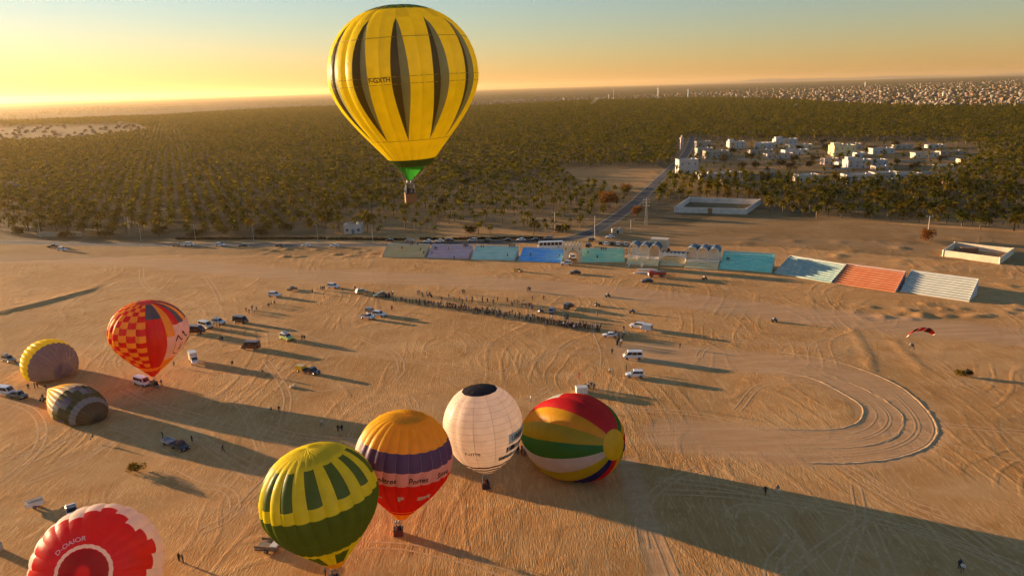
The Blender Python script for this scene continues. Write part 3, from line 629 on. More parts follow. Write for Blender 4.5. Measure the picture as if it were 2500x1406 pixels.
# ------------------------------------------------------------------ date palms
def palm_template(nf, segs, spread, droop, wid, seed, trunk_n, H=6.0, tiers=2):
    """triangles of one palm, trunk 1 + crown; returns V, F, is_trunk per face"""
    r = random.Random(seed); V, F, T = [], [], []
    if trunk_n:
        for z, rad in ((-.2, .26), (H, .17)):
            for i in range(trunk_n): a = 6.283 * i / trunk_n; V.append((rad * math.cos(a), rad * math.sin(a), z))
        for i in range(trunk_n):
            j = (i + 1) % trunk_n; F += [(i, j, trunk_n + j), (i, trunk_n + j, trunk_n + i)]; T += [1, 1]
    for k in range(nf):
        tier = k % tiers; az = 6.283 * k / nf + r.uniform(-.25, .25); el = (0.95, 0.35, -.1)[tier] + r.uniform(-.15, .15); L = spread * r.uniform(.85, 1.15)
        x = z = 0.0; a = el; pts = [(0, 0)]
        for s in range(segs): x += L / segs * math.cos(a); z += L / segs * math.sin(a); a -= droop / segs * (1.1 + .3 * s); pts.append((x, z))
        o = len(V); ca, sa = math.cos(az), math.sin(az); tw = r.uniform(-.5, .5)
        for s, (px_, pz) in enumerate(pts):
            w = wid * (.45, 1.0, .8, .5)[min(s, 3)] if s < segs else 0.02
            for sg in (-1, 1): V.append((px_ * ca - sg * w * sa, px_ * sa + sg * w * ca, H + pz - .12 * w * 2 + sg * w * tw * .5))
        for s in range(segs):
            b = o + 2 * s; F += [(b, b + 1, b + 3)] + ([(b, b + 3, b + 2)]); T += [0, 0]
    return np.array(V, float), np.array(F, int), np.array(T, int)
M_TRUNK = plain('palm_trunk', (0.13, 0.085, 0.05), .95, .3, 2.0)
M_FROND = foliage('palm_frond', (0.058, 0.062, 0.006), (0.150, 0.094, 0.009), False, .45)
M_FROND_FAR = foliage('palm_frond_mass', (0.072, 0.080, 0.006), (0.185, 0.132, 0.009), True, .5)
PALMS = []
for s in range(12):
    V, F, T = palm_template(24, 3, 2.7 + .15 * s, 1.5, .34, 40 + s, 6, 4.2 + .55 * s, 3) if s < 6 else palm_template(30, 3, 3.1 + .12 * (s - 6), 1.6, .42, 40 + s, 6, 3.0 + .45 * (s - 6), 3)
    nt_ = int(T.sum()); nv = 12
    PALMS.append((fast_mesh('trunk', V[:nv], F[:nt_], [M_TRUNK]), fast_mesh('crown', V[nv:], F[nt_:] - nv, [M_FROND])))
BIG = [(-600, 574), (0, 571), (420, 578), (640, 573), (800, 568), (1370, 573), (1440, 550), (1540, 480), (1590, 455), (1610, 500), (1690, 492), (1850, 498), (1880, 525), (2250, 550), (2400, 562), (2800, 580),
       (2800, 262), (2500, 264), (2250, 266), (2050, 256), (1900, 246), (1700, 243), (1450, 248), (1300, 256), (1140, 264), (800, 262), (600, 272), (400, 284), (0, 300), (-600, 330)]
STRIP = [(-600, 362), (0, 350), (200, 342), (370, 322), (330, 305), (0, 311), (-600, 340)]
SPARSE = [(790, 575), (1380, 575), (1440, 552), (1550, 485), (1600, 440), (1370, 440), (1340, 425), (1180, 448), (1010, 478), (900, 512), (800, 545)]
CLEAR = [(1362, 412), (1630, 408), (1605, 445), (1560, 470), (1470, 458), (1400, 446)]
VILL = [(1655, 435), (1648, 350), (1700, 338), (1780, 345), (2330, 345), (2420, 380), (2300, 432), (2200, 452), (1960, 455), (1900, 440)]
YARD = [(1640, 525), (1830, 530), (1860, 497), (1680, 488)]
def palm_field(spacing, jit, rot, seed):
    g = np.random.default_rng(seed); n = np.arange(-2600, 4200, spacing); A, B = np.meshgrid(n, n * 1.12); A = A.ravel() * .95; B = B.ravel()
    c, s = math.cos(rot), math.sin(rot); P = np.stack([A * c - B * s, A * s + B * c + 300], 1) + g.normal(0, jit, (len(A), 2))
    P = P[(P[:, 1] > 330) & (P[:, 1] < 3700)]; px = to_px(np.c_[P, np.full(len(P), 3.0)]); k = (px[:, 0] > -70) & (px[:, 0] < 2570); return P[k], g
P0, g0 = palm_field(7.9, .75, math.radians(24), 3)
px0 = to_px(np.c_[P0, np.zeros(len(P0))])
dens = inside(px0, BIG) & ~inside(px0, SPARSE) & ~inside(px0, CLEAR) & ~inside(px0, VILL) & ~inside(px0, YARD) & ~inside(px0, STRIP)
near_road = (P0[:, 1] < 1150); rd = np.full(len(P0), 99.0); rd[near_road] = np.minimum(seg_dist(P0[near_road], ROAD_SIDE), seg_dist(P0[near_road], ROAD_MAIN)); dens &= rd > np.where(P0[:, 1] > 620, 5.5, 8)
u_ = g0.random(len(P0)); dens &= u_ > .06
P1, g1 = palm_field(7.6, .9, math.radians(-12), 4); px1 = to_px(np.c_[P1, np.zeros(len(P1))])
spar = inside(px1, SPARSE) & ~inside(px1, CLEAR) & (seg_dist(P1, ROAD_SIDE) > 7) & (g1.random(len(P1)) > .12)
front = px1[:, 1] > 520; spar &= ~front | (g1.random(len(P1)) > .35)
P2, g2 = palm_field(21, 6, .3, 5); px2 = to_px(np.c_[P2, np.zeros(len(P2))]); vil = inside(px2, VILL) & (seg_dist(P2, ROAD_SIDE) > 9)
ALLP = np.concatenate([P0[dens], P1[spar], P2[vil]]); KIND = np.concatenate([np.zeros(dens.sum(), int), np.ones(spar.sum(), int), np.full(vil.sum(), 2)])
gp = np.random.default_rng(8); SC = gp.uniform(.68, 1.28, len(ALLP)) * np.where(KIND == 1, .95, np.where(KIND == 2, 1.0, 1.16)); YAW = gp.uniform(0, 6.28, len(ALLP)); TINT = gp.random(len(ALLP))
DEP = (np.c_[ALLP, np.full(len(ALLP), 4 - CAM_H)]) @ _f; pxa = to_px(np.c_[ALLP, np.full(len(ALLP), 4.0)])
order = np.argsort(DEP / SC); seen = [i for i in order if 0 < pxa[i, 0] < 2500][:300]; near = set(seen)
for i in seen:
    x = pxa[i, 0]
    lab = ('slender date palm with thin trunk in the sparse grove behind the stands' if KIND[i] == 1 else 'date palm standing between the village houses' if KIND[i] == 2 else 'date palm at the front of the dense golden plantation' if x < 1500 else 'date palm in the dark dense grove below the village')
    o = thing('palm_tree', lab, 'palm tree', (ALLP[i, 0], ALLP[i, 1], 0), YAW[i], ('palms of the sparse grove', 'palms in the village', 'front palms of the plantation', 'front palms of the dark grove')[0 if KIND[i] == 1 else 1 if KIND[i] == 2 else 2 if x < 1500 else 3])
    v = (int(TINT[i] * 1e4)) % 6 + (6 if KIND[i] == 0 else 0); s = SC[i] * .95
    for nm, me in zip(('trunk', 'crown'), PALMS[v]): q = link(nm, me, o); q.scale = (s, s, s)
rest = np.array([i for i in range(len(ALLP)) if i not in near])
def scatter(idx, tmpl, zs=1.0, sc=1.0):
    V, F, T = tmpl; n = len(idx); s = (SC[idx] * sc)[:, None]; c, sn = np.cos(YAW[idx])[:, None], np.sin(YAW[idx])[:, None]
    X = (V[None, :, 0] * c - V[None, :, 1] * sn) * s + ALLP[idx, 0][:, None]; Y = (V[None, :, 0] * sn + V[None, :, 1] * c) * s + ALLP[idx, 1][:, None]; Z = np.repeat(V[None, :, 2], n, 0) * s * zs
    W = np.stack([X, Y, Z], 2).reshape(-1, 3); Fo = (F[None] + (np.arange(n) * len(V))[:, None, None]).reshape(-1, 3)
    t = np.repeat(TINT[idx], len(V)); return W, Fo, np.tile(T, n), t
parts_ = []; d_ = DEP[rest]
for v in range(3):
    sel = rest[(d_ < 700) & (rest % 3 == v)]; parts_.append(scatter(sel, palm_template(18, 2, 3.3, 1.6, .48, 70 + v, 3, 3.9 + .5 * v, 3)))
    far_ = 1500 + 400 * np.sin(rest * 12.9898)
    sel = rest[(d_ >= 700) & (d_ < far_) & (rest % 3 == v)]; parts_.append(scatter(sel, palm_template(10, 2, 3.3, 1.5, .70, 80 + v, 3, 4.4 + .5 * v, 3)))
    sel = rest[(d_ >= far_) & (rest % 5 < 3) & (rest % 3 == v)]; W, Fo, T, t = scatter(sel, palm_template(8, 2, 3.3, 1.5, .9, 90 + v, 0, 4.6 + .5 * v, 3), 1.0, 1.15); parts_.append((W, Fo, T, t * .8))
# loose scrub on the plain beyond
gs = np.random.default_rng(31); n_ = 20000; SP = np.stack([gs.uniform(-4500, 3800, n_), 1500 + 5200 * gs.random(n_) ** 1.5], 1); cl = np.sin(SP[:, 0] * .004 + 2 * np.sin(SP[:, 1] * .0013)) + np.sin(SP[:, 1] * .0057 + SP[:, 0] * .0011)
pxs = to_px(np.c_[SP, np.zeros(n_)]); ok = (cl > -.1) & ~inside(pxs, BIG) & (pxs[:, 0] > -50) & (pxs[:, 0] < 2550); SP = SP[ok]
_tq = np.stack([gs.uniform(1150, 2540, 4200), gs.uniform(196, 266, 4200)], 1); _tq = np.array([ground_at(x, y)[:2] for x, y in _tq if True]); SP = np.concatenate([SP, _tq])
_a, _b, _c, _d = ALLP, SC, YAW, TINT
ALLP, SC, YAW, TINT = SP, gs.uniform(1.0, 2.2, len(SP)), gs.uniform(0, 6.28, len(SP)), gs.random(len(SP)); parts_.append(scatter(np.arange(len(SP)), palm_template(7, 1, 3.4, .8, 1.3, 95, 0, 3.0, 3)))
ALLP, SC, YAW, TINT = _a, _b, _c, _d
o_ = 0; VV, FF, TT, CC = [], [], [], []
for W, Fo, T, t in parts_: VV.append(W); FF.append(Fo + o_); TT.append(T); CC.append(t); o_ += len(W)
t_ = np.concatenate(CC); me = fast_mesh('palm_plantation', np.concatenate(VV), np.concatenate(FF), [M_FROND_FAR, M_TRUNK], np.concatenate(TT), np.stack([t_, t_, t_, np.ones_like(t_)], 1))
tag(link('palm_plantation', me), 'vast green-gold palm plantation reaching to the horizon', kind='stuff')

# ------------------------------------------------------------------ bushes and broad trees: stems and many small leaves
def leafy(name, px, py, w, h, label, mat, cat, n=500, leaf=.22, trunk=.0, dep=None):
    p = on_ground(px, py); root = thing(name, label, cat, p); r = random.Random(int(px * 7 + py)); dep = dep or w
    lobes = [(r.uniform(-.32, .32) * w, r.uniform(-.32, .32) * dep, trunk + (h - trunk) * r.uniform(.35, .72), r.uniform(.20, .34)) for _ in range(9)]
    b = MB()
    for x, y, z, s in lobes: b.tube((0, 0, -.1), (x * .9, y * .9, z), max(.03, h * .012), .015, 4)
    b.build('stem' if trunk < .5 else 'trunk', M_TRUNK, root); b = MB()
    for i in range(n):
        x, y, z, s = lobes[i % 9]; a = r.uniform(0, 6.28); e = math.acos(r.uniform(-1, 1)); q = r.random() ** .45
        c = Vector((x + w * s * q * math.sin(e) * math.cos(a), y + dep * s * q * math.sin(e) * math.sin(a), max(.05, z + (h - trunk) * s * 1.1 * q * math.cos(e))))
        u = Vector((r.gauss(0, 1), r.gauss(0, 1), r.gauss(0, .7))).normalized() * leaf * r.uniform(.6, 1.5); v = u.orthogonal().normalized() * leaf * r.uniform(.3, .7)
        b.add([c - u, c + v, c + u, c - v], [(0, 1, 2, 3)])
    b.build('crown' if trunk >= .5 else 'foliage', mat, root); return root
F_GOLD = foliage('bush_gold', (0.16, 0.10, 0.012), (0.20, 0.13, 0.02)); F_OLIVE = foliage('bush_olive', (0.045, 0.036, 0.010), (0.08, 0.055, 0.014)); F_RUST = foliage('tamarisk_rust', (0.16, 0.055, 0.012), (0.20, 0.075, 0.016)); F_DEEP = foliage('bush_deep', (0.03, 0.026, 0.010), (0.05, 0.034, 0.012))
leafy('bush', 334, 1150, 3.0, 2.0, 'golden dry bush alone on the sand near the bottom left', F_GOLD, 'bush', 900, .16)
leafy('bush', 2344, 916, 2.2, 1.6, 'yellow half of the lone bush pair on the right sand', F_GOLD, 'bush', 600, .14); leafy('bush', 2362, 918, 2.0, 1.9, 'dark half of the lone bush pair on the right sand', F_DEEP, 'bush', 600, .14)
leafy('bush', 2258, 588, 7.0, 5.5, 'rounded dark orange bush on the open ground below the grove', F_RUST, 'bush', 900, .35)
leafy('tree', 1488, 510, 12, 11, 'rusty orange tamarisk tree beside the side road', F_RUST, 'tree', 1500, .5, 1.5, 16); leafy('tree', 1530, 478, 8, 8, 'dark orange tree above the tamarisk at the road', F_RUST, 'tree', 800, .45, 1.5)
leafy('tree', 1556, 530, 7, 6.5, 'brown-orange bushy tree beside the lattice mast', F_RUST, 'tree', 800, .4, .8); leafy('bush', 1374, 566, 9, 4.2, 'dark round bush at the road bend', F_DEEP, 'bush', 900, .35)
for i, (x, y, w, h, t) in enumerate(((545, 572, 9, 6, 'left of the third lamp post'), (390, 574, 8, 5.5, 'behind the first two parked cars'), (250, 580, 12, 4, 'low beside the pale wall'), (160, 582, 7, 4, 'near the far left road'), (700, 568, 8, 6.5, 'behind the dark parked car'), (640, 575, 8, 4.5, 'behind the mid-road lamp post'), (1150, 570, 7, 5, 'behind the purple stand'), (1080, 500, 6, 4.5, 'in the middle of the sparse palms'), (1135, 455, 7, 8, 'tall in the upper sparse palms'), (905, 540, 6, 4.5, 'right of the small white house'), (800, 540, 9, 6, 'left of the small white house'), (480, 578, 9, 4, 'beside the second lamp post'), (45, 574, 8, 5, 'at the left edge'), (1305, 560, 6, 4, 'by the tall power pole'))):
    leafy('bush', x, y, w, h, 'olive leafy bush ' + t, F_OLIVE, 'bush', 700, .38)
for i, (x, y, w, h) in enumerate(((1905, 412, 9, 8), (1938, 400, 8, 9), (1870, 452, 9, 8), (1990, 398, 8, 7), (2190, 404, 6, 6), (1770, 400, 12, 9), (1860, 345, 12, 9), (2015, 372, 10, 9), (1950, 370, 6, 7), (2260, 455, 9, 8), (1735, 372, 9, 8), (1785, 380, 10, 8), (1830, 392, 9, 8), (1845, 415, 8, 8), (1930, 420, 8, 9), (2040, 420, 7, 6), (2230, 418, 8, 7), (2300, 400, 8, 7), (2130, 372, 8, 7), (2185, 362, 9, 8), (2240, 372, 7, 6), (1975, 412, 7, 7), (1810, 418, 9, 8), (2060, 452, 9, 7), (2010, 355, 10, 8))):
    leafy('tree', x, y, w, h, 'dark broad-leaved tree among the village houses', F_DEEP, 'tree', 500, .5, 1.0)['group'] = 'dark trees of the village'
# pale field walls at the plantation edge
for x0, x1, y, lab in ((95, 145, 578, 'pale garden wall left of the low bush by the road'), (155, 200, 578, 'pale garden wall right of the low bush by the road')):
    a, b_ = ground_at(x0, y)[:2], ground_at(x1, y)[:2]; L = np.linalg.norm(b_ - a); mb = MB(); mb.box((L / 2, 0, 1.2), (L, .4, 2.4)); mb.box((L / 2, 0, 2.45), (L + .1, .5, .14)); tag(mb.build('garden_wall', plain('garden_wall', (.42, .34, .22), .9), None, (a[0], a[1], 0), math.atan2((b_ - a)[1], (b_ - a)[0])), lab, 'wall', None, 'thing')

# ------------------------------------------------------------------ the distant town
def random_paint(name, cols, attr=False):
    m, nt, b, out = _new(name); rp = nt.nodes.new('ShaderNodeValToRGB'); rp.color_ramp.interpolation = 'CONSTANT'
    while len(rp.color_ramp.elements) < len(cols): rp.color_ramp.elements.new(.5)
    for i, c in enumerate(cols): rp.color_ramp.elements[i].position = i / len(cols); rp.color_ramp.elements[i].color = (*c, 1)
    if attr: a = nt.nodes.new('ShaderNodeAttribute'); a.attribute_name = 'tint'; nt.links.new(a.outputs['Color'], rp.inputs[0])
    else: a = nt.nodes.new('ShaderNodeObjectInfo'); nt.links.new(a.outputs['Random'], rp.inputs[0])
    nt.links.new(rp.outputs[0], b.inputs['Base Color']); b.inputs['Roughness'].default_value = .9; return m
_tc = [(.22, .18, .145), (.16, .115, .08), (.19, .135, .095), (.16, .07, .035), (.26, .22, .18), (.13, .095, .065), (.22, .13, .085), (.08, .065, .045)]
M_TOWN = random_paint('town_paint', _tc); M_TOWN_A = random_paint('town_paint_mass', _tc, True)
TOWN = [(1150, 262), (1300, 250), (1450, 244), (1600, 240), (1750, 237), (1900, 243), (2050, 253), (2250, 263), (2560, 263), (2560, 193), (2300, 203), (2050, 211), (1850, 217), (1650, 229), (1400, 240), (1150, 250)]
gt = np.random.default_rng(17); cand = np.stack([gt.uniform(1150, 2540, 4600), gt.uniform(192, 264, 4600)], 1); cand = cand[inside(cand, TOWN)]
wgt = np.interp(cand[:, 0], [1150, 1500, 1800, 2100, 2500], [.5, .6, .7, 1, 1]); cand = cand[gt.random(len(cand)) < wgt]
left_v = np.stack([gt.uniform(0, 360, 110), gt.uniform(308, 350, 110)], 1); left_v = left_v[left_v[:, 1] < 352 - (left_v[:, 0]) * .08]
few = np.array([(664, 322), (678, 325), (690, 323), (702, 321), (500, 402), (12, 466), (30, 470), (290, 312), (310, 311)], float)
TP = np.array([ground_at(x, y)[:2] for x, y in np.concatenate([cand, left_v, few])]); src = np.concatenate([np.zeros(len(cand), int), np.ones(len(left_v), int), np.full(len(few), 2)])
TP = TP[:]; dist = TP[:, 1]; ordt = np.argsort(dist + np.where(src > 0, -1e5, 0)); HV = []
for v in range(8):
    r = random.Random(v + 60); b = MB(); w, d, h = r.uniform(8, 13), r.uniform(7, 11), r.choice((4.0, 4.5, 7.0, 7.5)); b.box((0, 0, h / 2 - .3), (w, d, h + .6)); b.box((0, -d / 2 + .15, h + .4), (w + .1, .3, .8)); b.box((-w / 2 + .15, 0, h + .4), (.3, d - .7, .8)); b.box((w / 2 - .15, 0, h + .4), (.3, d - .7, .8))
    b.box((w * r.uniform(-.2, .2), d * .15, h + 1.3), (w * .35, d * .4, 2.6))
    for f in range(1 if h < 6 else 2):
        for i in range(3): b.box((-w / 2 + w * (i + .5) / 3, -d / 2 - .02, 1.8 + 3.2 * f), (1.3, .12, 1.5), 0, 1)
    HV.append(b.mesh('town_house', [M_TOWN, M_WIN]))
single = ordt[:300]; rest_t = ordt[300:]
for j, i in enumerate(single):
    o = link('town_house', HV[j % 8], None, (TP[i, 0], TP[i, 1], 0), gt.normal(.12, .1)); s = gt.uniform(.75, 1.2) * (.62 if src[i] == 1 else 1); o.scale = (s, s, s * gt.uniform(.8, 1.15))
    tag(o, ('small flat-roofed house in the pale distant town at the right', 'small hazy house in the village strip at the left', 'lone pale building far inside the plantation')[src[i]], 'house', ('houses of the distant town', 'houses of the left village strip', 'lone far buildings')[src[i]])
W_, D_, H_ = gt.uniform(8, 17, len(rest_t)), gt.uniform(8, 13, len(rest_t)), gt.choice([4, 5, 7, 8.5], len(rest_t)); an = gt.normal(.12, .1, len(rest_t))
cu = np.array([(-1, -1, 0), (1, -1, 0), (1, 1, 0), (-1, 1, 0), (-1, -1, 1), (1, -1, 1), (1, 1, 1), (-1, 1, 1)], float); cf = np.array([(4, 5, 6, 7), (0, 1, 5, 4), (1, 2, 6, 5), (2, 3, 7, 6), (3, 0, 4, 7)])
lx = cu[None, :, 0] * W_[:, None] / 2; ly = cu[None, :, 1] * D_[:, None] / 2; ca, sa = np.cos(an)[:, None], np.sin(an)[:, None]
V = np.stack([lx * ca - ly * sa + TP[rest_t, 0][:, None], lx * sa + ly * ca + TP[rest_t, 1][:, None], cu[None, :, 2] * H_[:, None] + 0 * lx], 2).reshape(-1, 3); F = (cf[None] + (np.arange(len(rest_t)) * 8)[:, None, None]).reshape(-1, 4)
tt = np.repeat(gt.random(len(rest_t)), 8); tag(link('distant_town', fast_mesh('distant_town', V, F, [M_TOWN_A], None, np.stack([tt, tt, tt, tt * 0 + 1], 1))), 'far mass of pale town houses under the horizon', kind='stuff')
for x, y, hp, rr, lab in ((1607, 240, 27, 3.2, 'tall pale tower rising above the distant town'), (1680, 238, 20, 2.6, 'second slimmer tower of the distant town'), (1486, 246, 16, 2.2, 'short minaret left of the tall tower'), (2302, 240, 16, 3, 'white minaret in the right part of the town'), (2112, 214, 14, 4, 'far thin tower on the town skyline'), (1498, 240, 24, .9, 'thin antenna mast beside the short minaret')):
    p = ground_at(x, y); k = np.dot(p - np.array([0, 0, CAM_H]), _f) / F_PX; H = hp * k; root = thing('tower', lab, 'tower', (p[0], p[1], 0)); b = MB(); b.tube((0, 0, -1), (0, 0, H * .82), rr, rr * .85, 10); b.build('shaft', plain('tower_pale', (.68, .62, .52), .85), root)
    b = MB(); b.tube((0, 0, H * .8), (0, 0, H * .85), rr * 1.5, rr * 1.5, 10); b.build('gallery', plain('tower_pale', (.68, .62, .52)), root); b = MB(); b.tube((0, 0, H * .85), (0, 0, H), rr * .7, rr * .1, 8); b.build('cap', plain('tower_pale', (.68, .62, .52)), root)
# ------------------------------------------------------------------ far hills
def hills():
    Yh = 25500.0; xs = np.linspace(3500, 24000, 160); g = np.random.default_rng(2); V = []
    def prof(x, s): return sum(a * math.sin(x / w + p * s) for a, w, p in ((40, 1700, 1.3), (28, 760, 2.1), (16, 330, .7), (8, 140, 4.0)))
    for k, (dy, hs) in enumerate(((-1800, 0), (-900, .35), (0, 1.0), (900, .3), (2200, 0))):
        for x in xs: V.append((x, Yh + dy + 200 * math.sin(x / 900 + k), max(0, hs * (min(1, (x - 3500) / 5000) * (75 + .6 * prof(x, 1 + .2 * k)))) - (.5 if hs == 0 else 0)))
    n = len(xs); F = np.array([(k * n + i, k * n + i + 1, (k + 1) * n + i + 1, (k + 1) * n + i) for k in range(4) for i in range(n - 1)]); me = fast_mesh('hills', np.array(V), F, [plain('hill_rock', (.30, .24, .18), .95, .2, .001)]); me.polygons.foreach_set('use_smooth', np.ones(len(F), bool))
    tag(link('hills', me), 'low faint hills on the right horizon', kind='structure')
hills()

# ------------------------------------------------------------------ hot-air balloons
YEL, GRN = fabric('nylon_yellow', (0.94, 0.76, 0.010), .6), fabric('nylon_dark_green', (0.050, 0.085, 0.020), .3)
class Envelope:
    """surface of revolution between a mouth point and a crown point, bulging between its load tapes"""
    def __init__(s, mouth, crown, R, rm=0.13, N=24, smax=0.42, bulge=0.035, roll=0.0, floor=None, top=1.0, roundness=0.0, face=None):
        s.M = np.array(mouth, float); s.C = np.array(crown, float); s.R = R; s.rm = rm; s.N = N; s.smax = smax; s.b = bulge
        s.ax = s.C - s.M; s.L = np.linalg.norm(s.ax); s.ax /= s.L; s.roll = roll; s.floor = floor; s.top = top; s.rd = roundness
        mid = (s.M + s.C) / 2
        v = (np.array([0, 0, CAM_H]) - mid) if face is None else np.array(face, float)
        if face is None: v[2] = 0 if abs(s.ax[2]) > .7 else v[2]
        v = v - s.ax * (v @ s.ax); s.e1 = v / np.linalg.norm(v); s.e2 = np.cross(s.ax, s.e1)
    def prof(s, t):
        """t 0 crown .. 1 mouth -> (fraction along the axis, radius)"""
        t = np.asarray(t, float); ph = np.clip(t / .45, 0, 1) * math.pi / 2
        s1 = s.smax * (1 - np.cos(ph)); r1 = np.sin(ph) ** s.top
        q = np.clip((t - .45) / .55, 0, 1); k = -(1 - s.rm) * (1.25 + s.rd)
        h00 = 2 * q ** 3 - 3 * q ** 2 + 1; h01 = -2 * q ** 3 + 3 * q ** 2; h11 = q ** 3 - q ** 2
        r2 = h00 + h01 * s.rm + h11 * k
        return np.where(t < .45, s1, s.smax + (1 - s.smax) * q), s.R * np.where(t < .45, r1, r2)
    def pt(s, u, t, off=0.0):
        """u in gores (0 = facing the viewer, + to the right), t 0..1; off pushes outwards"""
        u, t = np.broadcast_arrays(np.asarray(u, float), np.asarray(t, float))
        fr = u - np.floor(u); ax, r = s.prof(t)
        r = r * (1 - s.b * .6 + s.b * np.sqrt(np.clip(np.sin(math.pi * fr), 0, 1))) + off * np.clip(r / s.R * 3, .0, 1)
        th = (u + s.roll) * 2 * math.pi / s.N
        ax_ = s.C - s.ax * 0
        p = ax_ - s.ax * (ax * s.L)[..., None] + r[..., None] * (np.cos(th)[..., None] * s.e1 + np.sin(th)[..., None] * s.e2)
        p = p + s.ax * (off * np.clip(1 - r / s.R * 1.2, 0, 1))[..., None]
        if s.floor is not None:
            z = p[..., 2] - s.floor; p[..., 2] = s.floor + np.where(z < .6, .6 * np.exp(np.clip((z - .6) / 2.2, -3, 0)), z)
        return p
    def panel(s, mb, u0, u1, t0, t1, nu=4, nt=8, mat=0, base=(0, 0, 0)):
        """u0/u1: number or function of t"""
        ts = np.linspace(t0, t1, nt + 1); V = np.zeros((nt + 1, nu + 1, 3))
        for i, t in enumerate(ts):
            a = u0(t) if callable(u0) else u0; b = u1(t) if callable(u1) else u1
            V[i] = s.pt(a + 1e-4 + (b - a - 2e-4) * np.linspace(0, 1, nu + 1), t)
        V = V.reshape(-1, 3) - np.array(base); m = nu + 1
        mb.add(V, [(i * m + j, (i + 1) * m + j, (i + 1) * m + j + 1, i * m + j + 1) for i in range(nt) for j in range(nu)], mat, True)

def text_mesh(txt, shear=0.0, bold=0.0):
    c = bpy.data.curves.new('lettering', 'FONT'); c.body = txt; c.size = 1.0; c.align_x = 'CENTER'; c.align_y = 'CENTER'; c.shear = shear; c.offset = bold; c.resolution_u = 3
    o = bpy.data.objects.new('lettering_tmp', c); COL.objects.link(o)
    me = bpy.data.meshes.new_from_object(o.evaluated_get(bpy.context.evaluated_depsgraph_get()))
    bpy.data.objects.remove(o); bpy.data.curves.remove(c)
    bm = bmesh.new(); bm.from_mesh(me); bmesh.ops.triangulate(bm, faces=bm.faces[:])
    bmesh.ops.subdivide_edges(bm, edges=[e for e in bm.edges if e.calc_length() > .22], cuts=2, use_grid_fill=False)
    bmesh.ops.triangulate(bm, faces=[f for f in bm.faces if len(f.verts) > 4]); bm.to_mesh(me); bm.free(); return me
def wrap(env, me, u, t, size, mat, parent, base, name='lettering', off=0.06, slope=0.0, flip=1):
    """lay a flat mesh (unit letters) onto the envelope around (u, t)"""
    n = len(me.vertices); co = np.zeros(n * 3, np.float32); me.vertices.foreach_get('co', co); co = co.reshape(-1, 3) * size
    d = np.linalg.norm(env.pt(u + .5, t) - env.pt(u - .5, t)); dt = np.linalg.norm(env.pt(u + .5, t + .01) - env.pt(u + .5, t - .01)) / .02
    P = env.pt(u + flip * co[:, 0] / d, t - flip * co[:, 1] / dt + slope * co[:, 0] / dt, off) - np.array(base)
    me.vertices.foreach_set('co', np.ascontiguousarray(P, np.float32).ravel()); me.materials.clear(); me.materials.append(mat); me.update()
    me.name = name; return link(name, me, parent)
def poly_mesh(pts, width=None):
    """flat polygon, or a stroke of given width along pts"""
    bm = bmesh.new()
    if width is None: bm.faces.new([bm.verts.new((x, y, 0)) for x, y in pts])
    else:
        p = np.array(pts); t = np.gradient(p, axis=0); t /= np.linalg.norm(t, axis=1)[:, None]; w = np.interp(np.arange(len(p)), [0, len(p) - 1], width)[:, None] / 2
        nn = np.stack([-t[:, 1], t[:, 0]], 1); A = [bm.verts.new((*q, 0)) for q in p + nn * w]; B = [bm.verts.new((*q, 0)) for q in p - nn * w]
        for i in range(len(p) - 1): bm.faces.new((A[i], B[i], B[i + 1], A[i + 1]))
    bmesh.ops.triangulate(bm, faces=bm.faces[:]); bmesh.ops.subdivide_edges(bm, edges=bm.edges[:], cuts=2, use_grid_fill=True)
    bmesh.ops.triangulate(bm, faces=[f for f in bm.faces if len(f.verts) > 3])
    me = bpy.data.meshes.new('mark'); bm.to_mesh(me); bm.free(); return me

def gores(env, root, base, layout, nt_scale=26, names='panel'):
    """layout(k) -> list of (u0, u1, t0, t1, material) with u relative to the gore; every one is a panel of its own"""
    for k in range(env.N):
        for u0, u1, t0, t1, m in layout(k):
            mb = MB(); f0 = (lambda t, q=u0: k + q(t)) if callable(u0) else k + u0; f1 = (lambda t, q=u1: k + q(t)) if callable(u1) else k + u1
            env.panel(mb, f0, f1, t0, t1, 4, max(2, int(round((t1 - t0) * nt_scale))), 0, base); mb.build(names, m, root)
def rings(env, root, base, ts, mat, w=0.045, name='seam_tape', n=None):
    for t in ts:
        mb = MB(); n_ = (n or env.N) * 4; u = np.arange(n_ + 1) / n_ * env.N
        dt = w / env.L; A = env.pt(u, t - dt / 2, .02) - base; B = env.pt(u, t + dt / 2, .02) - base
        mb.add(list(A) + list(B), [(i, n_ + 1 + i, n_ + 2 + i, i + 1) for i in range(n_)], 0, True); mb.build(name, mat, root)
def vent(env, root, base, t1, mat, name='crown_vent', sag=0.12, n=4):
    """parachute panel closing the crown, gathered in radial folds"""
    mb = MB(); m = env.N * n; u = np.arange(m) / n; V = []; ts = np.linspace(t1, 0.004, 6)
    for i, t in enumerate(ts):
        q = env.pt(u, t, .05); wob = sag * (np.arange(m) % 2) * (t / t1) * (0.4 if i == 0 else 1); V.append(q - env.ax * wob[:, None] - base)
    V = np.concatenate(V); F = [(i * m + j, i * m + (j + 1) % m, (i + 1) * m + (j + 1) % m, (i + 1) * m + j) for i in range(5) for j in range(m)]
    mb.add(V, F, 0, False); mb.add(V[-m:], [tuple(range(m))], 0); return mb.build(name, mat, root)
M_ROPE = plain('rope', (0.12, 0.10, 0.08), 0.9); M_BURN = plain('burner_steel', (0.28, 0.27, 0.26), 0.35, metallic=0.8)
M_PAD = plain('basket_leather', (0.05, 0.03, 0.02), 0.7)
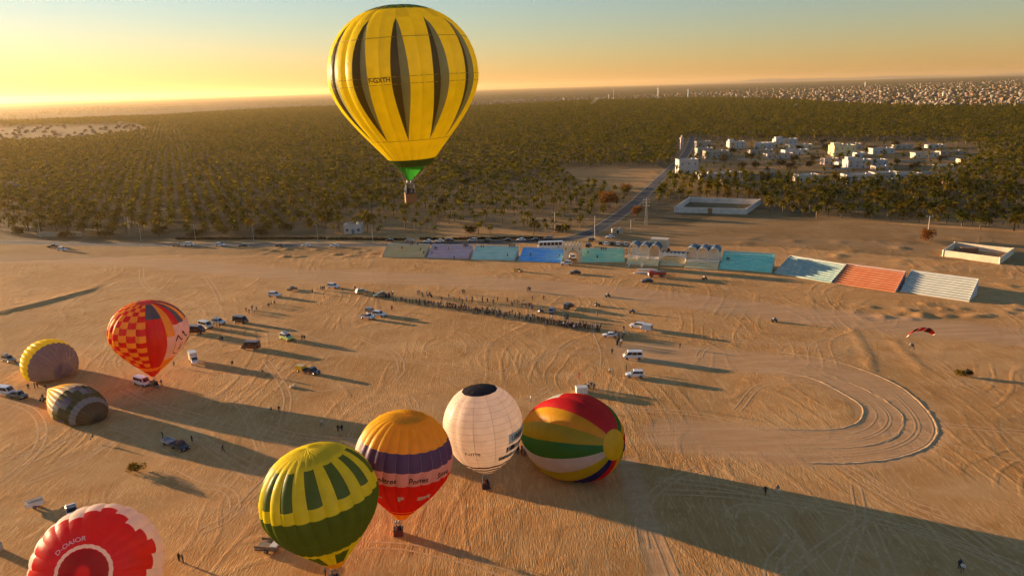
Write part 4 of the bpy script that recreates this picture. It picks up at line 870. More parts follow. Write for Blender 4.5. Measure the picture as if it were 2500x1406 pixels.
def gondola(root, env, base, foot, size=(1.25, 1.15, 1.1), rz=0.2, mat=None, pad=None):
    """basket under the mouth with uprights, burner and cables; foot = world point of the basket floor"""
    o = np.array(foot) - base; sx, sy, sz = size; mat = mat or M_WICKER
    cr, sr = math.cos(rz), math.sin(rz); P = lambda x, y, z: (o[0] + x * cr - y * sr, o[1] + x * sr + y * cr, o[2] + z)
    b = MB(); t = .07
    for x, y, a, c in ((0, -sy / 2, sx, t), (0, sy / 2, sx, t), (-sx / 2, 0, t, sy - t), (sx / 2, 0, t, sy - t)):
        q = P(x, y, sz / 2); b.box(q, (a, c, sz), rz)
    b.box(P(0, 0, .06), (sx - t, sy - t, .1), rz); bk = b.build('basket', mat, root)
    b = MB()
    for x, y, a, c in ((0, -sy / 2, sx + .12, .14), (0, sy / 2, sx + .12, .14), (-sx / 2, 0, .14, sy - .14), (sx / 2, 0, .14, sy - .14)): b.box(P(x, y, sz + .04), (a, c, .12), rz)
    b.build('padded_rim', pad or M_PAD, bk)
    fz = sz + 1.05
    for x in (-1, 1):
        for y in (-1, 1):
            b = MB(); b.tube(P(x * sx * .46, y * sy * .46, sz), P(x * sx * .38, y * sy * .38, fz), .035); b.build('upright', M_STEEL, root)
    b = MB()
    for x in (-.22, .22):
        b.tube(P(x, 0, fz - .05), P(x, 0, fz + .45), .13, .11, 8); b.box(P(x, 0, fz + .5), (.16, .16, .08), rz)
    b.box(P(0, 0, fz), (sx * .8, .08, .06), rz); b.box(P(0, -sy * .38, fz), (sx * .8, .06, .06), rz); b.box(P(0, sy * .38, fz), (sx * .8, .06, .06), rz)
    b.build('burner', M_BURN, root)
    b = MB()
    for k in range(0, env.N, max(1, env.N // 12)):
        q = env.pt(k + 1e-3, 1.0) - base; i = (1 if (q - o)[0] * cr + (q - o)[1] * sr > 0 else -1, 1 if -(q - o)[0] * sr + (q - o)[1] * cr > 0 else -1)
        b.tube(P(i[0] * sx * .38, i[1] * sy * .38, fz), q, .016, n=3, cap=False)
    b.build('cables', M_ROPE, root)

# --- the yellow balloon in flight, dark leaf-shaped stripes
def balloon_flying():
    Y = 84.0
    mouth = plane_at(1008, 404, Y); crown = plane_at(969, 14, Y); foot = plane_at(1003, 494, Y)
    env = Envelope(mouth, crown, 8.1, .245, 24, .43, .03, roll=-0.17, top=.86)
    base = foot.copy(); root = thing('hot_air_balloon', 'yellow balloon with dark green leaf-shaped stripes flying above the palm plantation', 'balloon', base)
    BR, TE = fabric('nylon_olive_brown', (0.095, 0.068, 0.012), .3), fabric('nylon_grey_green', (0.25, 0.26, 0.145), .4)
    Y2 = fabric('nylon_ochre', (0.84, 0.64, 0.010))
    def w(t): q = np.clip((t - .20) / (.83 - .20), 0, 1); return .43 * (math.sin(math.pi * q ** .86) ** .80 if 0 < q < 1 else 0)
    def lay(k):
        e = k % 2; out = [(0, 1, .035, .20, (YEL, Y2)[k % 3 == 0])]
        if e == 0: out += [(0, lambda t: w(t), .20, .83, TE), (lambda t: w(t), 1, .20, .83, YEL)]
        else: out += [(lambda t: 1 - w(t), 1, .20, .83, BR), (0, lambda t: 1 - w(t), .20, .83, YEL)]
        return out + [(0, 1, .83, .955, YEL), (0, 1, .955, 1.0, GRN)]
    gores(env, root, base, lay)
    rings(env, root, base, (.30, .46, .50, .83), plain('seam_shade', (0.35, 0.24, 0.02), .8), .05)
    vent(env, root, base, .12, plain('vent_dark', (0.05, 0.05, 0.045), .8), sag=.35, n=2)
    # scoop hanging below the mouth
    b = MB(); a0 = env.pt(np.linspace(-3.4, 3.0, 13), 1.0) - base; tip = np.array([0.02, 0.0, 2.3])
    V = []
    for i, q in enumerate(a0):
        for s in (0, .35, .7, .93): p = q * (1 - s) + tip * s; p = p + np.array([0, -.25 * math.sin(s * 3), 0]); V.append(p)
    b.add(V, [(i * 4 + j, i * 4 + j + 1, i * 4 + j + 5, i * 4 + j + 4) for i in range(12) for j in range(3)], 0, True)
    b.build('scoop', fabric('nylon_bright_green', (0.03, 0.26, 0.03), .5), root)
    wrap(env, text_mesh('F-GXTH', bold=.02), -1.0, .475, .64, plain('black_letters', (0.02, 0.015, 0.01), .8), root, base)
    gondola(root, env, base, foot, (1.15, 1.05, 1.05), .25)
    return foot
def at_foot(px, py): return on_ground(px, py)

# --- chequered red and yellow balloon standing over a van
RED = fabric('nylon_red', (0.62, 0.008, 0.006)); CHY = fabric('nylon_marigold', (0.85, 0.46, 0.03)); WHT = fabric('nylon_white', (0.82, 0.74, 0.64)); GRY = fabric('nylon_slate', (0.11, 0.11, 0.115), .25); ORA = fabric('nylon_orange', (0.85, 0.40, 0.02))
def balloon_checker():
    foot = at_foot(376, 940); Y = foot[1]
    mouth = plane_at(374, 918, Y); crown = plane_at(357, 737, Y + 0.0)
    env = Envelope(mouth, crown, 9.05, .05, 24, .40, .05, top=.9, roll=-.4)
    root = thing('hot_air_balloon', 'red and yellow chequered balloon with a white banner side standing over a white van', 'balloon', foot)
    edges = np.linspace(.20, .80, 11)
    def lay(k):
        th = (k + .5) % 24; th = th - 24 if th > 12 else th; out = [(0, 1, .03, .06, fabric('nylon_rose', (0.70, 0.10, 0.08)))]
        stripe = (GRY, CHY, GRY, RED)[k % 4]
        if 0.0 < th < 2.0 or -9 > th > -10: return out + [(0, 1, .06, .24, GRY), (0, 1, .24, .83, RED), (0, 1, .83, .89, ORA), (0, 1, .89, 1, RED)]
        if 2.0 < th < 9.2:
            e = .42 if th < 3 else .33
            return out + [(0, 1, .06, e, CHY if th < 3 else stripe), (0, 1, e, .72, WHT), (0, 1, .72, .86, ORA), (0, 1, .86, .92, (RED, ORA)[k % 2]), (0, 1, .92, 1, RED)]
        o = k % 2; cells = [(0, 1, .06, .11, (RED, CHY)[o]), (0, 1, .11, .155, (CHY, RED)[o]), (0, 1, .155, .20, (RED, CHY)[o])]
        for i in range(10): cells.append((0.0, 1, edges[i], edges[i + 1], (CHY, RED)[(i + o) % 2]))
        return out + cells + [(0, 1, .80, .83, RED), (0, 1, .83, .89, ORA), (0, 1, .89, 1, RED)]
    gores(env, root, foot, lay)
    vent(env, root, foot, .06, fabric('nylon_rose', (0.70, 0.10, 0.08)), sag=.1)
    blk = plain('black_letters', (0.02, 0.015, 0.01), .8); grn = plain('green_letters', (0.06, 0.15, 0.02), .8)
    big = [(1.1, -2.6), (.4, -2.75), (-.35, -2.5), (-.85, -1.7), (-1.0, -.4), (-.8, .9), (-.45, 2.0), (-.2, 2.5), (.1, 1.9), (.6, 1.35), (1.1, 1.2), (1.35, 1.9), (1.7, 2.9), (2.0, 2.2), (2.5, 1.6), (3.3, 1.9)]
    wrap(env, poly_mesh(smooth_line(big, 46), (.18, .30)), 3.3, .54, 1.0, blk, root, foot, 'emblem_stroke')
    wrap(env, poly_mesh([(-.75, -1.0), (-.05, 1.25), (.3, -.9), (0, -.75)]), 3.7, .575, 1.0, grn, root, foot, 'emblem_tree')
    wrap(env, text_mesh('AIR', .2, .03), 5.1, .545, 2.2, grn, root, foot)
    b = MB(); o = foot * 0; b.box((0, 0, .55), (1.3, 1.2, 1.0), .3); b.build('basket', M_WICKER, root)
    b = MB()
    for k in range(0, 24, 3):
        q = env.pt(k + 1e-3, 1.0) - foot; b.tube((.45 * np.sign(q[0] + 1e-6), .4 * np.sign(q[1] + 1e-6), 1.0), q, .018, n=3, cap=False)
    b.build('cables', M_ROPE, root); return foot

# --- yellow and purple balloon lying down, crown towards the viewer
def balloon_lying_purple():
    base = at_foot(130, 926); PUR = fabric('nylon_violet_grey', (0.21, 0.155, 0.21), .4)
    d = np.array([0.83, -0.55, -0.12]); d /= np.linalg.norm(d); c = base + np.array([-1.2, 2.6, 3.0])
    env = Envelope(c - d * 12.0, c + d * 5.6, 6.5, .1, 28, .40, .045, floor=base[2], face=(0, 0, 1))
    root = thing('hot_air_balloon', 'half-filled balloon lying on the sand, purple crown and bright yellow side', 'balloon', base)
    gores(env, root, base, lambda k: [(0, 1, .03, .12, PUR), (0, 1, .12, .37, PUR), (0, 1, .37, 1, YEL)], 22)
    vent(env, root, base, .10, PUR, sag=.06); rings(env, root, base, (.12,), plain('violet_tape', (0.22, 0.17, 0.22), .8), .06)
def balloon_lying_olive():
    base = at_foot(188, 1026); OLV = fabric('nylon_olive', (0.12, 0.10, 0.022), .35); BEI = fabric('nylon_beige', (0.72, 0.58, 0.32)); BLU = fabric('nylon_dusty_violet', (0.19, 0.16, 0.19), .35); GRB = fabric('nylon_grey', (0.28, 0.27, 0.24), .3)
    d = np.array([0.80, -0.58, -0.10]); d /= np.linalg.norm(d); c = base + np.array([-0.2, 2.6, 1.3])
    env = Envelope(c - d * 15.5, c + d * 7.6, 5.3, .1, 24, .40, .04, floor=base[2], face=(0, 0, 1))
    root = thing('hot_air_balloon', 'half-filled beige balloon lying on the sand with grey squares and an olive crown', 'balloon', base)
    def lay(k):
        o = k % 4; c1, c2 = ((OLV, GRB), (OLV, OLV), (BLU, OLV), (GRB, BLU))[o]
        return [(0, 1, .03, .22, fabric('nylon_brown', (0.11, 0.06, 0.02), .35)), (0, 1, .22, .28, GRB), (0, 1, .28, .33, OLV), (0, 1, .33, .40, c1), (0, 1, .40, .47, c2), (0, 1, .47, .58, BEI), (0, 1, .58, 1, CHY)]
    gores(env, root, base, lay, 22); vent(env, root, base, .09, fabric('nylon_brown', (0.11, 0.06, 0.02), .35), sag=.05)
def balloon_red_white():
    base = at_foot(235, 1490); d = np.array([0.24, -0.82, 0.46]); d /= np.linalg.norm(d)
    c = plane_at(236, 1384, base[1] + 1.0); base = np.array([c[0] - 2, c[1] + 2, float(gz(c[0], c[1]))])
    env = Envelope(c - d * 11.5, c + d * 6.6, 8.6, .12, 24, .41, .022, floor=base[2], face=(0, 0, 1), roll=.3)
    root = thing('hot_air_balloon', 'red balloon with a jagged white edge and white crown ring, cut by the bottom edge', 'balloon', base)
    def lay(k):
        j = (0, .035, .07, .035)[k % 4]
        return [(0, 1, .03, .105, RED), (0, 1, .105, .122, WHT), (0, 1, .122, .285 + j, RED), (0, 1, .285 + j, .50, WHT), (0, 1, .50, .60, (RED, WHT)[k % 3 == 0]), (0, 1, .60, 1, (CHY, WHT)[k % 2])]
    gores(env, root, base, lay, 26); vent(env, root, base, .10, RED, sag=.05)
    wrap(env, text_mesh('D-OAIOR'), 1.2, .148, .95, plain('white_letters', (0.75, 0.70, 0.62), .7), root, base, flip=-1)
# --- green and yellow balloon in front
def balloon_green():
    foot = at_foot(817, 1424); Y = foot[1]; mouth = plane_at(822, 1378, Y + .2); crown = plane_at(750, 1094, Y + 1.8)
    env = Envelope(mouth, crown, 8.35, .13, 24, .43, .05, top=.88, roll=.35)
    root = thing('hot_air_balloon', 'green and yellow balloon with green wedges, front one of the standing balloons', 'balloon', foot)
    DG = fabric('nylon_forest_green', (0.10, 0.145, 0.012), .45); LY = fabric('nylon_lemon', (0.84, 0.68, 0.010))
    def lay(k):
        o = [(0, 1, .03, .15, LY), (0, 1, .15, .175, LY)]
        o += [(0, 1, .175, .37, DG)] if k % 2 else [(0, 1, .175, .37, LY)]
        return o + [(0, 1, .37, .43, LY), (0, 1, .43, .56, DG), (0, 1, .56, .76, DG), (0, 1, .76, .80, LY), (0, 1, .80, .93, (LY, DG)[k % 4 < 2]), (0, 1, .93, 1, ORA)]
    gores(env, root, foot, lay); vent(env, root, foot, .15, LY, sag=.34, n=2); rings(env, root, foot, (.63,), plain('green_tape', (0.14, 0.18, 0.05), .8), .05)
    gondola(root, env, foot, foot, (1.5, 1.2, 1.1), .4); return foot
def balloon_purple_band():
    foot = at_foot(973, 1304); Y = foot[1]; mouth = plane_at(980, 1262, Y); crown = plane_at(990, 1010, Y + 1.0)
    env = Envelope(mouth, crown, 7.7, .12, 24, .43, .04, top=.86, roll=.2)
    root = thing('hot_air_balloon', 'balloon with orange-yellow top, purple band and red bottom standing behind the green one', 'balloon', foot)
    GOL = fabric('nylon_golden', (0.86, 0.50, 0.006)); PUR = fabric('nylon_purple', (0.10, 0.055, 0.13), .35); PIN = fabric('nylon_pale_pink', (0.62, 0.40, 0.34)); CRE = fabric('nylon_cream', (0.70, 0.62, 0.48))
    def lay(k):
        th = (k + .5 + 12) % 24 - 12; p = CRE if -8.2 < th < -4.6 else PUR
        return [(0, 1, .03, .14, GOL), (0, 1, .14, .295, GOL), (0, 1, .295, .405, p), (0, 1, .405, .50, PIN), (0, 1, .50, .865, RED), (0, 1, .865, .875, ORA), (0, 1, .875, .91, RED), (0, 1, .91, 1, ORA)]
    gores(env, root, foot, lay); vent(env, root, foot, .10, GOL, sag=.16, n=2)
    tp = plain('violet_tape', (0.22, 0.17, 0.22), .8)
    for k in range(24):
        b = MB(); ts = np.linspace(.295, .405, 6); A = env.pt(k - .02, ts, .02) - foot; B_ = env.pt(k + .02, ts, .02) - foot
        b.add(list(A) + list(B_), [(i, 6 + i, 7 + i, i + 1) for i in range(5)]); b.build('load_tape', tp, root)
    blk = plain('black_letters', (0.02, 0.015, 0.01), .8); crm = plain('cream_letters', (0.62, 0.50, 0.36), .8)
    wrap(env, text_mesh('Fenêtres', .12, .02), -1.9, .455, 1.15, blk, root, foot)
    wrap(env, text_mesh('Portes', .12, .02), 0.75, .455, 1.15, blk, root, foot)
    wrap(env, text_mesh('Stores', .12, .02), 3.1, .455, 1.15, blk, root, foot)
    wrap(env, text_mesh('L', .0, .06), -2.6, .62, 2.0, crm, root, foot); wrap(env, text_mesh('P', .0, .05), -.55, .64, 1.7, crm, root, foot); wrap(env, text_mesh('ERR', .0, .05), 1.7, .655, 1.3, crm, root, foot)
    gondola(root, env, foot, foot, (1.45, 1.2, 1.1), .1, plain('red_canvas', (0.22, 0.03, 0.02), .8)); return foot
def balloon_white():
    foot = at_foot(1186, 1190); Y = foot[1]; mouth = plane_at(1190, 1152, Y); crown = plane_at(1170, 944, Y + .6)
    env = Envelope(mouth, crown, 7.0, .13, 12, .44, .03, top=.9, roll=.55, roundness=1.05)
    root = thing('hot_air_balloon', 'white balloon with a black crown opening and thin black hoops at its mouth', 'balloon', foot)
    WB = fabric('nylon_ivory', (0.94, 0.80, 0.66), .64); BK = fabric('nylon_black', (0.018, 0.014, 0.016), .1)
    def lay(k):
        o = [(0, 1, .115, .30, WB), (0, 1, .30, .50, WB), (0, 1, .50, .68, WB), (0, 1, .68, .80, WB)]; e = np.linspace(.80, 1.0, 8)
        return o + [(0, 1, e[i], e[i + 1], (BK, WB)[i % 2]) for i in range(7)]
    gores(env, root, foot, lay, 34); vent(env, root, foot, .117, BK, sag=.04, n=6)
    rings(env, root, foot, list(np.linspace(.17, .77, 14)), plain('ivory_tape', (0.60, 0.46, 0.33), .8), .04, n=24)
    for k in range(12):
        b = MB(); ts = np.linspace(.12, .79, 22); A = env.pt(k - .012, ts, .02) - foot; B_ = env.pt(k + .012, ts, .02) - foot
        b.add(list(A) + list(B_), [(i, 22 + i, 23 + i, i + 1) for i in range(21)]); b.build('load_tape', plain('ivory_tape', (0.60, 0.46, 0.33), .8), root)
    blk = plain('black_letters', (0.02, 0.015, 0.01), .8); ban = plain('banner_grey', (0.55, 0.53, 0.44), .7)
    wrap(env, text_mesh('F-HTPB', 0, .015), -1.15, .60, .85, blk, root, foot)
    wrap(env, poly_mesh([(-2.8, -.8), (2.8, -.8), (2.8, .9), (-2.8, .9)]), 1.5, .50, 1.0, ban, root, foot, 'banner', .03)
    wrap(env, text_mesh('LIBERTE', 0, .02), 1.5, .50, 1.2, blk, root, foot, off=.08)
    wrap(env, poly_mesh([(-2.8, -.55), (2.8, -.55), (2.8, .55), (-2.8, .55)]), 1.4, .61, 1.0, blk, root, foot, 'banner', .03)
    wrap(env, text_mesh('C', 0, .03), 0.75, .61, .95, plain('white_letters', (0.75, 0.70, 0.62), .7), root, foot, off=.08)
    wrap(env, poly_mesh([(-3.0, -.5), (3.0, -.5), (3.0, .5), (-3.0, .5)]), 1.15, .70, 1.0, ban, root, foot, 'banner', .03)
    wrap(env, text_mesh('DOUZ', 0, .03), 0.65, .70, .95, blk, root, foot, off=.08)
    gondola(root, env, foot, foot, (1.35, 1.15, 1.1), .1, plain('dark_canvas', (0.06, 0.02, 0.02), .8)); return foot
def balloon_rainbow():
    base = at_foot(1440, 1172); 
    m = at_foot(1276, 1100) + np.array([0, 3.0, 3.2]); c = plane_at(1504, 1086, base[1] - 3.0)
    env = Envelope(m, c, 8.3, .06, 16, .42, .03, floor=base[2], face=(-.3, -1, .35), roll=-0.1, roundness=.5)
    root = thing('hot_air_balloon', 'rainbow striped balloon lying on its side with a yellow crown disc', 'balloon', base)
    cs = {'r': RED, 'y': fabric('nylon_amber', (0.85, 0.42, 0.004)), 'l': fabric('nylon_lime', (0.45, 0.42, 0.006)), 'g': fabric('nylon_green', (0.02, 0.20, 0.02)), 'w': fabric('nylon_silver', (0.55, 0.58, 0.52)), 'b': fabric('nylon_blue', (0.012, 0.016, 0.13))}
    def lay(k):
        c_ = cs[{0: 'g', 1: 'w', 2: 'l', 3: 'b', 4: 'r', 5: 'y', 6: 'l', 7: 'b', 8: 'r', 9: 'y', 10: 'g', 11: 'r', 12: 'r', 13: 'r', 14: 'y', 15: 'l'}[k]]
        if k == 12: return [(0, 1, .09, .50, c_), (0, 1, .50, .72, cs['w']), (0, 1, .72, 1, c_)]
        return [(0, 1, .09, .6, c_), (0, 1, .6, 1, c_)]
    gores(env, root, base, lay, 30); vent(env, root, base, .095, fabric('nylon_crown_yellow', (.85, .60, .006)), sag=.05, n=4)
BALLOON_FEET = [balloon_flying(), balloon_checker(), balloon_green(), balloon_purple_band(), balloon_white()]
balloon_lying_purple(); balloon_lying_olive(); balloon_red_white(); balloon_rainbow()

# ------------------------------------------------------------------ vehicles (x forward, origin on the ground under the middle)
PAINT = {'white': (.72, .70, .66), 'cream': (.66, .60, .48), 'silver': (.40, .40, .39), 'black': (.018, .016, .016), 'brown': (.045, .028, .020), 'maroon': (.085, .018, .016), 'red': (.42, .025, .02), 'lime': (.34, .46, .05), 'yellow': (.70, .40, .02),
         'grey': (.16, .16, .155), 'blue': (.20, .27, .33), 'green': (.12, .14, .10), 'beige': (.36, .28, .18), 'dark': (.03, .03, .033)}
def paint(c): return plain('paint_' + c, PAINT[c], .28, .06, 1.0, metallic=.1, coat=.4)
_cache = {}
def cached(key, fn):
    if key not in _cache: _cache[key] = fn()
    return _cache[key]
def wheel_meshes(r, w):
    t = MB(); t.tube((0, -w / 2, 0), (0, w / 2, 0), r, r, 12); q = MB(); q.tube((0, -w / 2 - .015, 0), (0, w / 2 + .015, 0), r * .58, r * .58, 10)
    return t.mesh('tyre', M_TYRE), q.mesh('rim', M_RIM)
def add_wheels(root, xs, half, r=.36, w=.24, detail=True):
    t, q = cached(('wheel', r, w), lambda: wheel_meshes(r, w))
    for x in xs:
        for s in (-1, 1):
            o = link('wheel', t, root, (x, s * (half - w * .4), r))
            if detail: link('rim', q, o)
def inset(q, u0, u1, v0, v1, off):
    """sub-rectangle of a quad (a bottom-left, b bottom-right, c top-right, d top-left), pushed outwards"""
    a, b, c, d = [Vector(p) for p in q]; n = (b - a).cross(d - a).normalized() * off
    P = lambda u, v: (a * (1 - u) + b * u) * (1 - v) + (d * (1 - u) + c * u) * v + n
    return [P(u0, v0), P(u1, v0), P(u1, v1), P(u0, v1)]
def body_mesh(st, key):
    """st: stations (x, z_low, z_high, half width) -> rounded shell"""
    b = MB(); n = 8; V = []
    for x, z0, z1, h in st:
        V += [(x, -h * .93, z0), (x, -h, z0 + (z1 - z0) * .3), (x, -h * .99, z1 - (z1 - z0) * .16), (x, -h * .84, z1), (x, h * .84, z1), (x, h * .99, z1 - (z1 - z0) * .16), (x, h, z0 + (z1 - z0) * .3), (x, h * .93, z0)]
    F = [(i * n + j, i * n + (j + 1) % n, (i + 1) * n + (j + 1) % n, (i + 1) * n + j) for i in range(len(st) - 1) for j in range(n)]
    b.add(V, F + [tuple(range(n - 1, -1, -1)), tuple(range(len(V) - n, len(V)))]); return b
SPEC = {  # length, half width, body stations, cabin (x0 x1 at belt, x0 x1 at roof, z belt, z roof), wheel x
    'suv': (4.6, .92, [(-2.28, .45, .95, .85), (-2.2, .35, 1.12, .92), (1.0, .32, 1.10, .93), (1.9, .34, 1.02, .90), (2.25, .38, .88, .84), (2.32, .45, .75, .80)], (-2.15, 1.15, -1.9, .35, 1.08, 1.78), (-1.4, 1.45), .38),
    'car': (4.2, .85, [(-2.1, .42, .85, .80), (-2.0, .3, .95, .85), (.8, .28, .92, .86), (1.7, .3, .84, .84), (2.05, .34, .72, .78), (2.12, .4, .6, .74)], (-1.75, 1.15, -1.1, .30, .90, 1.42), (-1.3, 1.3), .31),
    'van': (5.1, .98, [(-2.55, .4, 1.15, .95), (-2.5, .34, 1.2, .98), (1.5, .34, 1.2, .98), (2.3, .36, 1.1, .94), (2.55, .42, .9, .88)], (-2.5, 2.15, -2.42, 1.35, 1.18, 2.15), (-1.6, 1.65), .36),
    'pickup': (5.0, .92, [(-2.5, .5, .98, .88), (-2.45, .42, 1.02, .92), (1.1, .38, 1.04, .93), (2.1, .4, .98, .90), (2.42, .44, .84, .84)], (-.55, 1.25, -.35, .65, 1.02, 1.70), (-1.5, 1.5), .38),
    'bus': (12.0, 1.27, [(-6, .5, 1.3, 1.22), (-5.95, .4, 1.4, 1.27), (5.7, .4, 1.4, 1.27), (6.0, .5, 1.3, 1.2)], (-5.95, 5.9, -5.9, 5.6, 1.38, 3.3), (-3.6, 3.7), .48)}
def vehicle(kind, c, px, py, deg, label, detail=True, group=None, roof=None, rack=False, name=None, z=None, s=1.0, at=None):
    L, hw, st, (b0, b1, r0, r1, zb, zr), wx, wr = SPEC[kind]
    p = on_ground(px, py) if at is None else np.array(at)
    cat = {'suv': 'car', 'car': 'car', 'van': 'van', 'pickup': 'pickup truck', 'bus': 'bus'}[kind]; name = name or {'suv': 'off_road_car', 'car': 'car', 'van': 'van', 'pickup': 'pickup_truck', 'bus': 'bus'}[kind]
    root = thing(name, label, cat, p, math.radians(deg), group); root.scale = (s, s, s); P = paint(c); R = paint(roof) if roof else P
    def shell():
        b = body_mesh(st, kind); w1, w2 = hw * .93, hw * .80 if kind not in ('van', 'bus') else hw * .9
        b.hexa([(b0, -w1, zb - .02), (b1, -w1, zb - .02), (b1, w1, zb - .02), (b0, w1, zb - .02), (r0, -w2, zr), (r1, -w2, zr), (r1, w2, zr), (r0, w2, zr)], 1)
        b.box(((r0 + r1) / 2, 0, zr + .02), (r1 - r0 - .1, w2 * 1.9, .05), 0, 1); return b.mesh('body', [P, R])
    link('body', cached((kind, c, roof, 'body'), shell), root)
    w1, w2 = hw * .93, hw * .80 if kind not in ('van', 'bus') else hw * .9
    left = [(b1, w1, zb), (b0, w1, zb), (r0, w2, zr), (r1, w2, zr)]; right = [(b0, -w1, zb), (b1, -w1, zb), (r1, -w2, zr), (r0, -w2, zr)]; frontq = [(b1, -w1, zb), (b1, w1, zb), (r1, w2, zr), (r1, -w2, zr)]; rear = [(b0, w1, zb), (b0, -w1, zb), (r0, -w2, zr), (r0, w2, zr)]
    def glass(nm, q, *uv):
        b = MB(); b.quad(*inset(q, *uv, .015)); return b.mesh(nm, M_GLASS)
    link('windshield', cached((kind, 'ws'), lambda: glass('windshield', frontq, .06, .94, .1, .9)), root); link('rear_window', cached((kind, 'rw'), lambda: glass('rear_window', rear, .1, .9, .2, .88)), root)
    n = {'suv': 3, 'car': 2, 'van': 3, 'pickup': 1, 'bus': 6}[kind]
    for i in range(n):
        a, e = .04 + .92 * i / n + .012, .04 + .92 * (i + 1) / n - .012
        link('side_window', cached((kind, 'l', i), lambda: glass('side_window', left, a, e, .12, .88)), root); link('side_window', cached((kind, 'r', i), lambda: glass('side_window', right, a, e, .12, .88)), root)
    add_wheels(root, wx, hw, wr, .26, detail)
    if detail:
        def lamp(): b = MB(); b.box((0, 0, 0), (.08, .3, .16)); return b.mesh('headlight', M_LAMP)
        for sy in (-1, 1): link('headlight', cached('lamp', lamp), root, (st[-1][0] - .02, sy * hw * .66, .72 if kind != 'bus' else .9))
        def bump(): b = MB(); b.box((0, 0, 0), (.16, hw * 1.8, .2)); return b.mesh('bumper', M_TYRE)
        for x in (st[-1][0], st[0][0]): link('bumper', cached((kind, 'bump'), bump), root, (x, 0, .48))
    if kind == 'pickup':
        def bed(): b = MB(); b.box((-1.5, 0, 1.025), (1.7, hw * 1.55, .06)); return b.mesh('cargo_bed', M_DARK)
        link('cargo_bed', cached('bed', bed), root)
    if rack:
        def rk():
            b = MB()
            for y in (-.6, .6): b.tube((r0 + .2, y, zr + .14), (r1 - .2, y, zr + .14), .03, n=4)
            for x in np.linspace(r0 + .3, r1 - .3, 4): b.tube((x, -.6, zr + .14), (x, .6, zr + .14), .025, n=4)
            b.box((r0 + .8, 0, zr + .3), (.9, .9, .3)); return b.mesh('roof_rack', M_STEEL)
        link('roof_rack', cached((kind, 'rack'), rk), root)
    return root
def trailer(px, py, deg, label, c, size=(2.6, 1.6, 1.3), zlo=.55, lid=0, flat=False, at=None):
    p = on_ground(px, py) if at is None else np.array(at); root = thing('trailer', label, 'trailer', p, math.radians(deg)); P = paint(c); l, w, h = size
    b = MB()
    if flat:
        b.box((0, 0, zlo + .05), (l, w, .1))
        for y in (-w / 2, w / 2): b.box((0, y, zlo + .3), (l, .05, .4))
        b.box((-l / 2, 0, zlo + .3), (.05, w - .1, .4))
    else:
        b.hexa([(-l / 2, -w / 2, zlo), (l / 2, -w / 2, zlo), (l / 2, w / 2, zlo), (-l / 2, w / 2, zlo), (-l / 2 + .06, -w / 2 + .06, zlo + h), (l / 2 - .06, -w / 2 + .06, zlo + h), (l / 2 - .06, w / 2 - .06, zlo + h), (-l / 2 + .06, w / 2 - .06, zlo + h)])
    b.build('box', P, root); b = MB(); b.tube((l / 2, 0, zlo), (l / 2 + 1.1, 0, zlo - .1), .06); b.build('drawbar', M_STEEL, root)
    if not flat:
        b = MB(); b.box((-l / 2 - .005, 0, zlo + h * .5), (.05, w * .8, h * .75)); b.build('rear_door', plain('trailer_door', [q * .8 for q in PAINT[c]], .5), root)
    if lid:
        b = MB(); b.box((0, 0, 0), (l * .95, .06, w * .8)); q = b.build('open_lid', P, root); q.location = (0, -w * .1, zlo + h + .40); q.rotation_euler = (1.0, 0, 0)
    add_wheels(root, (-.1,), w / 2 + .12, .32, .22); return root
def quad_bike(px, py, deg, label, c='dark', rider=True):
    p = on_ground(px, py); root = thing('quad_bike', label, 'quad bike', p, math.radians(deg), 'quad bikes and motorbikes on the field')
    def bd(): b = MB(); b.hexa([(-.8, -.3, .45), (.8, -.28, .45), (.8, .28, .45), (-.8, .3, .45), (-.7, -.22, .75), (.45, -.2, .85), (.45, .2, .85), (-.7, .22, .75)]); b.box((-.3, 0, .84), (.8, .34, .14)); b.box((.62, 0, .78), (.5, .9, .06)); b.box((-.75, 0, .74), (.5, .9, .06)); return b.mesh('body', paint(c))
    link('body', cached(('quad', c), bd), root)
    def hb(): b = MB(); b.tube((.4, 0, .7), (.3, 0, 1.1), .04); b.tube((.28, -.4, 1.12), (.28, .4, 1.12), .03); return b.mesh('handlebar', M_STEEL)
    link('handlebar', cached('hb', hb), root); add_wheels(root, (-.6, .6), .55, .29, .24, False); return p, math.radians(deg)

# on the field
vehicle('van', 'white', 348, 938, -32, 'white panel van under the chequered balloon')
vehicle('van', 'maroon', 478, 812, -6, 'dark maroon van partly behind the chequered balloon', s=1.1)
vehicle('van', 'cream', 502, 799, -32, 'cream minibus beside the maroon van'); vehicle('suv', 'white', 534, 790, -24, 'white off-road car with roof rack beside the cream minibus', rack=True)
vehicle('van', 'brown', 588, 787, -24, 'dark brown boxy truck at the end of the people line'); vehicle('suv', 'white', 671, 724, -14, 'white off-road car alone above the line of walking people')
vehicle('pickup', 'dark', 714, 708, 60, 'small dark jeep behind the lone white car', s=.8); vehicle('suv', 'white', 814, 703, -20, 'white off-road car nearest the pale straight track')
vehicle('suv', 'beige', 884, 717, 30, 'beige off-road car at the left end of the crowd', rack=True); vehicle('suv', 'green', 928, 726, 195, 'grey-green off-road car with loaded rack in the crowd', rack=True)
vehicle('pickup', 'white', 897, 778, -26, 'white pickup with dark bed below the crowd start'); vehicle('suv', 'white', 926, 772, -22, 'white off-road car next to the white pickup below the crowd'); trailer(902, 764, -26, 'grey box trailer behind the white pickup', 'grey', (2.4, 1.7, 1.2))
vehicle('suv', 'lime', 700, 829, -38, 'lime green off-road car with white roof', roof='white', rack=True, s=1.1); vehicle('van', 'maroon', 613, 850, 178, 'dark maroon van facing left alone on open sand')
